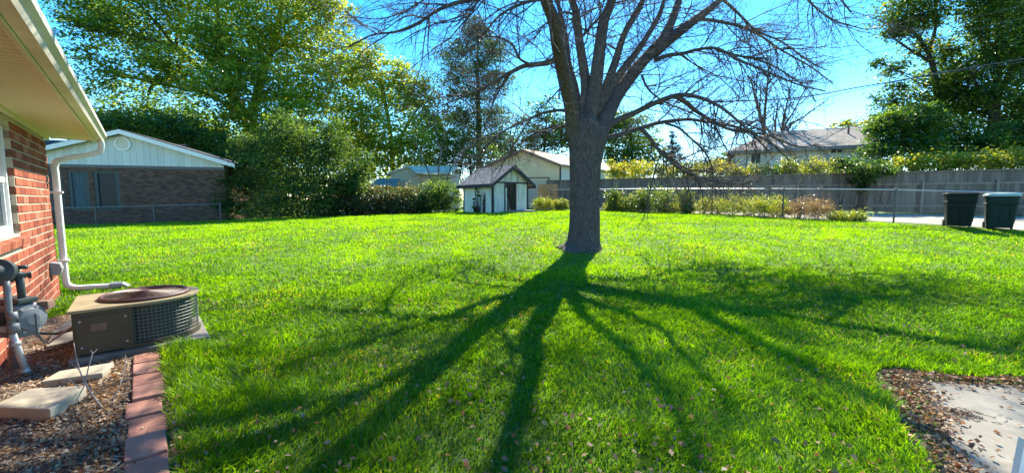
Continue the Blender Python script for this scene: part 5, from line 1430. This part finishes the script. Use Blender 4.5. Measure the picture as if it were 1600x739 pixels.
mb = MB(); mb.tube([Ga(-.40, -.3, zE - .02), Ga(-.40, GD, zE - .02)], .06, 8); gar.part('gutter', mb, 'white')
# dark roofed house further right of the garage
dh = Thing('far_house', 'small far house with dark brown gable right of the garage', 'house', G(975, 44))
b = P(975, 262, 44)
mb = MB(); mb.prism([P(945, 268, 44), P(1000, 268, 44), P(978, 250, 44)], (0, 5, 0)); dh.part('gable_wall', mb, 'redbrown')
slope_roof(dh, 'roof', P(978, 248, 43.6), P(978, 248, 43.6) + [0, 6, 0], P(938, 264, 43.6) + [0, 6, 0], P(938, 264, 43.6), .1, 'shingle_brown')
slope_roof(dh, 'roof', P(978, 248, 43.6), P(978, 248, 43.6) + [0, 6, 0], P(1004, 268, 43.6) + [0, 6, 0], P(1004, 268, 43.6), .1, 'shingle_brown')
mb = MB(); mb.box((b[0] - 2, 44.1, .8), (3.6, 0, 0), (0, 5, 0), ZU * 3.2); dh.part('wall', mb, 'cream')
# cream bungalow behind the hedge
cY = 35.0
cb = Thing('bungalow', 'cream sided bungalow with pale roof behind the hedge', 'house', G(655, cY))
x0, x1, x2 = px_x(612, cY), px_x(660, cY), px_x(716, cY)
zz = lambda py: 1.5 + (312 - py) / FPX * cY
mb = MB()
z = .8
while z < zz(271) - .05:
    mb.box((x0, cY, z), (x1 - x0, 0, 0), (0, .12, 0), ZU * .17); z += .19
mb.box((x0, cY + .03, .6), (x1 - x0, 0, 0), (0, .12, 0), ZU * (zz(271) - .6))
cb.part('front_wall', mb, 'cream')
mb = MB(); mb.prism([(x0, cY + .01, zz(271)), (x1, cY + .01, zz(271)), ((x0 + x1) / 2 + .4, cY + .01, zz(261))], (0, .12, 0)); cb.part('gable_wall', mb, 'cream')
mb = MB(); mb.box((x1, cY + .16, .6), (x2 - x1, .8, 0), (0, .12, 0), ZU * (zz(272) - .6)); cb.part('side_wall', mb, 'cream_white')
slope_roof(cb, 'roof', (px_x(640, cY), cY - .2, zz(260)), (px_x(715, cY), cY + .8, zz(260)), (px_x(708, cY), cY - 1.2, zz(271.5)), (px_x(657, cY), cY - 1.4, zz(271.5)), .12, 'shingle_pale')
slope_roof(cb, 'roof', (px_x(640, cY), cY - .2, zz(260)), (px_x(640, cY), cY + 5, zz(260)), (px_x(606, cY), cY + 5, zz(272)), (px_x(606, cY), cY - .2, zz(272)), .12, 'shingle_pale')
lh = Thing('low_outbuilding', 'low dark roofed outbuilding left of the cream bungalow', 'outbuilding', G(598, 33))
mb = MB(); mb.box((px_x(586, 33), 33, .6), (1.7, 0, 0), (0, 3, 0), ZU * 1.9); lh.part('wall', mb, 'shed_trim')
slope_roof(lh, 'roof', (px_x(584, 33), 34.5, 3.25), (px_x(618, 33), 34.5, 3.25), (px_x(622, 33), 32.7, 2.6), (px_x(582, 33), 32.7, 2.6), .1, 'shingle_brown')
# white two storey house on the right
rh = Thing('white_house', 'pale two-storey house with brown roof behind the right fence', 'house', G(1240, 31))
A0, A1 = np.array([px_x(1144, 32), 32.0, 0]), np.array([px_x(1372, 28), 28.0, 0])
rd = unit(A1 - A0); rn = np.array([-rd[1], rd[0], 0])
RL = np.linalg.norm(A1 - A0)
def Rh(a, b, z): return A0 + rd * a + rn * b + ZU * z
zE = 5.22
mb = MB(); mb.box(Rh(0, 0, .6), rd * RL, rn * .2, ZU * (zE - .6)); mb.box(Rh(0, .2, .6), rd * .2, rn * 7.5, ZU * (zE - .6)); rh.part('wall', mb, 'cream_white')
slope_roof(rh, 'roof', Rh(2.5, 4, 7.05), Rh(RL, 4, 7.05), Rh(RL, -.5, zE - .02), Rh(-.5, -.5, zE - .02), .14, 'shingle_brown')
slope_roof(rh, 'roof', Rh(2.5, 4, 7.04), Rh(2.5, 4, 7.04), Rh(-.5, 8.3, zE - .03), Rh(-.5, -.5, zE - .03), .14, 'shingle_brown')
mb = MB(); mb.box(Rh(-.5, -.55, zE - .26), rd * (RL + .5), rn * .045, ZU * .16); rh.part('gutter', mb, 'shingle_brown')
for px0, px1, py0, py1 in ((1167, 1185, 239.5, 258), (1289, 1311, 229, 242)):
    a = [ (lambda m: (m * A0[1] - A0[0]) / (rd[0] - m * rd[1]))((q - 800) / FPX) for q in (px0, px1)]
    Yc = Rh(sum(a) / 2, 0, 0)[1]; zt, zb_ = 1.5 + (312 - py0) / FPX * Yc, 1.5 + (312 - py1) / FPX * Yc
    mb = MB(); w_ = a[1] - a[0]; f = .08
    mb.box(Rh(a[0], -.05, zb_), rd * f, rn * .05, ZU * (zt - zb_)); mb.box(Rh(a[1] - f, -.05, zb_), rd * f, rn * .05, ZU * (zt - zb_))
    mb.box(Rh(a[0] + f, -.05, zb_), rd * (w_ - 2 * f), rn * .05, ZU * f); mb.box(Rh(a[0] + f, -.05, zt - f), rd * (w_ - 2 * f), rn * .05, ZU * f); mb.box(Rh((a[0] + a[1]) / 2 - .03, -.05, zb_ + f), rd * .06, rn * .05, ZU * (zt - zb_ - 2 * f))
    w = rh.part('window', mb, 'trim_tan')
    mb = MB(); mb.box(Rh(a[0] + f, -.02, zb_ + f), rd * (w_ - 2 * f), rn * .012, ZU * (zt - zb_ - 2 * f)); rh.part('pane', mb, 'glass', w)
for a, b_, r, h in ((7.3, 2.2, .06, .55), (8.6, 2.6, .22, .16)):
    z = zE + (7.05 - zE) / 4.5 * (b_ + .5)
    mb = MB(); mb.tube([Rh(a, b_, z - .1), Rh(a, b_, z + h)], r, 10); rh.part('roof_vent', mb, 'rust')

# far tree line closing the horizon
rs = np.random.RandomState(301)
cl = [(px, 296 - 10 * rs.rand(), 95 + 20 * rs.rand(), 34, 16) for px in range(-300, 1950, 34)]
V, F, T, _, _ = crown(cl, 26000, .7, rs, sub=.5, tint=(.45, .22))
setting('far_woods', np_mesh('far_woods', V, F, T), 'leaf_green', 'stuff')

# ------------------------------------------------------------------ wheeled bins
def bin_thing(label, x, y, rz, body_mat, lid_mat, domed, hb):
    g = gz(x, y) + .012
    t = Thing('wheeled_bin', label, 'bin', (x, y, g), 'wheeled bins by the alley')
    c, s = math.cos(rz), math.sin(rz)
    ex, ey = np.array([c, s, 0]), np.array([-s, c, 0]); o = np.array([x, y, g])
    def ring(wx, wy, z, r, dy=0, n=5):
        out = []
        for cx, cy, a0 in ((1, 1, 0), (-1, 1, 90), (-1, -1, 180), (1, -1, 270)):
            for k in range(n):
                a = math.radians(a0 + 90 * k / (n - 1)); out.append(o + ex * (cx * (wx / 2 - r) + r * math.cos(a)) + ey * (cy * (wy / 2 - r) + r * math.sin(a) + dy) + ZU * z)
        return out
    def loft(mb, rings):
        n = len(rings[0]); vs = [q for r in rings for q in r]; fs = []
        for i in range(len(rings) - 1):
            for k in range(n): fs.append((i * n + k, i * n + (k + 1) % n, (i + 1) * n + (k + 1) % n, (i + 1) * n + k))
        fs.append(tuple(range(n))[::-1]); fs.append(tuple(range((len(rings) - 1) * n, len(rings) * n))); mb.add(vs, fs)
    mb = MB()
    loft(mb, [ring(.56, .60, .05, .06), ring(.58, .64, .20, .06), ring(.60, .66, .21, .06), ring(.66, .76, hb * .74, .07), ring(.70, .80, hb * .75, .07), ring(.71, .82, hb * .79, .07), ring(.68, .79, hb * .80, .07), ring(.70, .82, hb * .97, .07), ring(.75, .87, hb * .98, .07), ring(.75, .87, hb, .07)])
    body = t.part('body', mb, body_mat)
    mb = MB()
    for k in (-.2, 0, .2): mb.box(o + ex * (k - .02) - ey * .345 + ZU * .25, ex * .04, -ey * .012 + ZU * 0, ZU * (hb * .42) - ey * .045)
    t.part('rib', mb, body_mat, body)
    mb = MB()
    if domed: loft(mb, [ring(.77, .90, hb + .004, .08), ring(.77, .90, hb + .04, .08), ring(.70, .82, hb + .085, .1), ring(.5, .6, hb + .11, .1), ring(.2, .3, hb + .12, .08)])
    else: loft(mb, [ring(.77, .90, hb + .004, .07), ring(.77, .90, hb + .035, .07), ring(.72, .85, hb + .05, .07)])
    t.part('lid', mb, lid_mat, smooth=False)
    for sg in (-1, 1):
        w = MB(); w.lathe(o + ex * (sg * .30) + ey * .30 + ZU * .125, [(.03, -.03), (.12, -.03), (.125, -.015), (.125, .02), (.12, .03), (.03, .03)], 20, axis=ex); t.part('wheel', w, 'meter_dark')
    mb = MB(); mb.tube([o - ex * .3 + ey * .40 + ZU * (hb - .05), o - ex * .3 + ey * .50 + ZU * (hb - .03), o + ex * .3 + ey * .50 + ZU * (hb - .03), o + ex * .3 + ey * .40 + ZU * (hb - .05)], .016, 6); t.part('handle', mb, body_mat)
    return t
bin_thing('dark flat-lidded wheeled bin with a band round its body', 14.98, 13.75, math.radians(-40), 'bin', 'bin', False, 1.08)
bin_thing('green wheeled bin with pale domed lid at the right edge', 15.88, 13.35, math.radians(-45), 'bin_b', 'bin_lid', True, 1.06)

# ------------------------------------------------------------------ overhead cables
def cable(label, pts, Y, r):
    a = spline([P(px, py, Y) for px, py in pts], 40); mb = MB(); mb.tube(a, r, 6)
    single('overhead_cable', mb, 'cable', label, 'cable', a[0], 'overhead cables on the right', smooth=True)
cable('thick lowest overhead cable crossing before the right trees', [(1120, 160), (1246, 153), (1340, 137), (1393, 128), (1509, 107), (1600, 92), (1720, 66)], 20, .026)
cable('overhead cable just above the thick lowest one', [(1100, 180), (1246, 163), (1340, 141), (1420, 124), (1509, 110), (1600, 97), (1720, 74)], 20.4, .014)
cable('topmost thin overhead cable by the right trees', [(1150, 124), (1361, 77), (1445, 47), (1600, 8), (1700, -20)], 21, .012)
cable('middle thin overhead cable below the topmost one', [(1150, 128), (1380, 80), (1445, 65), (1600, 28), (1700, 3)], 21.3, .012)
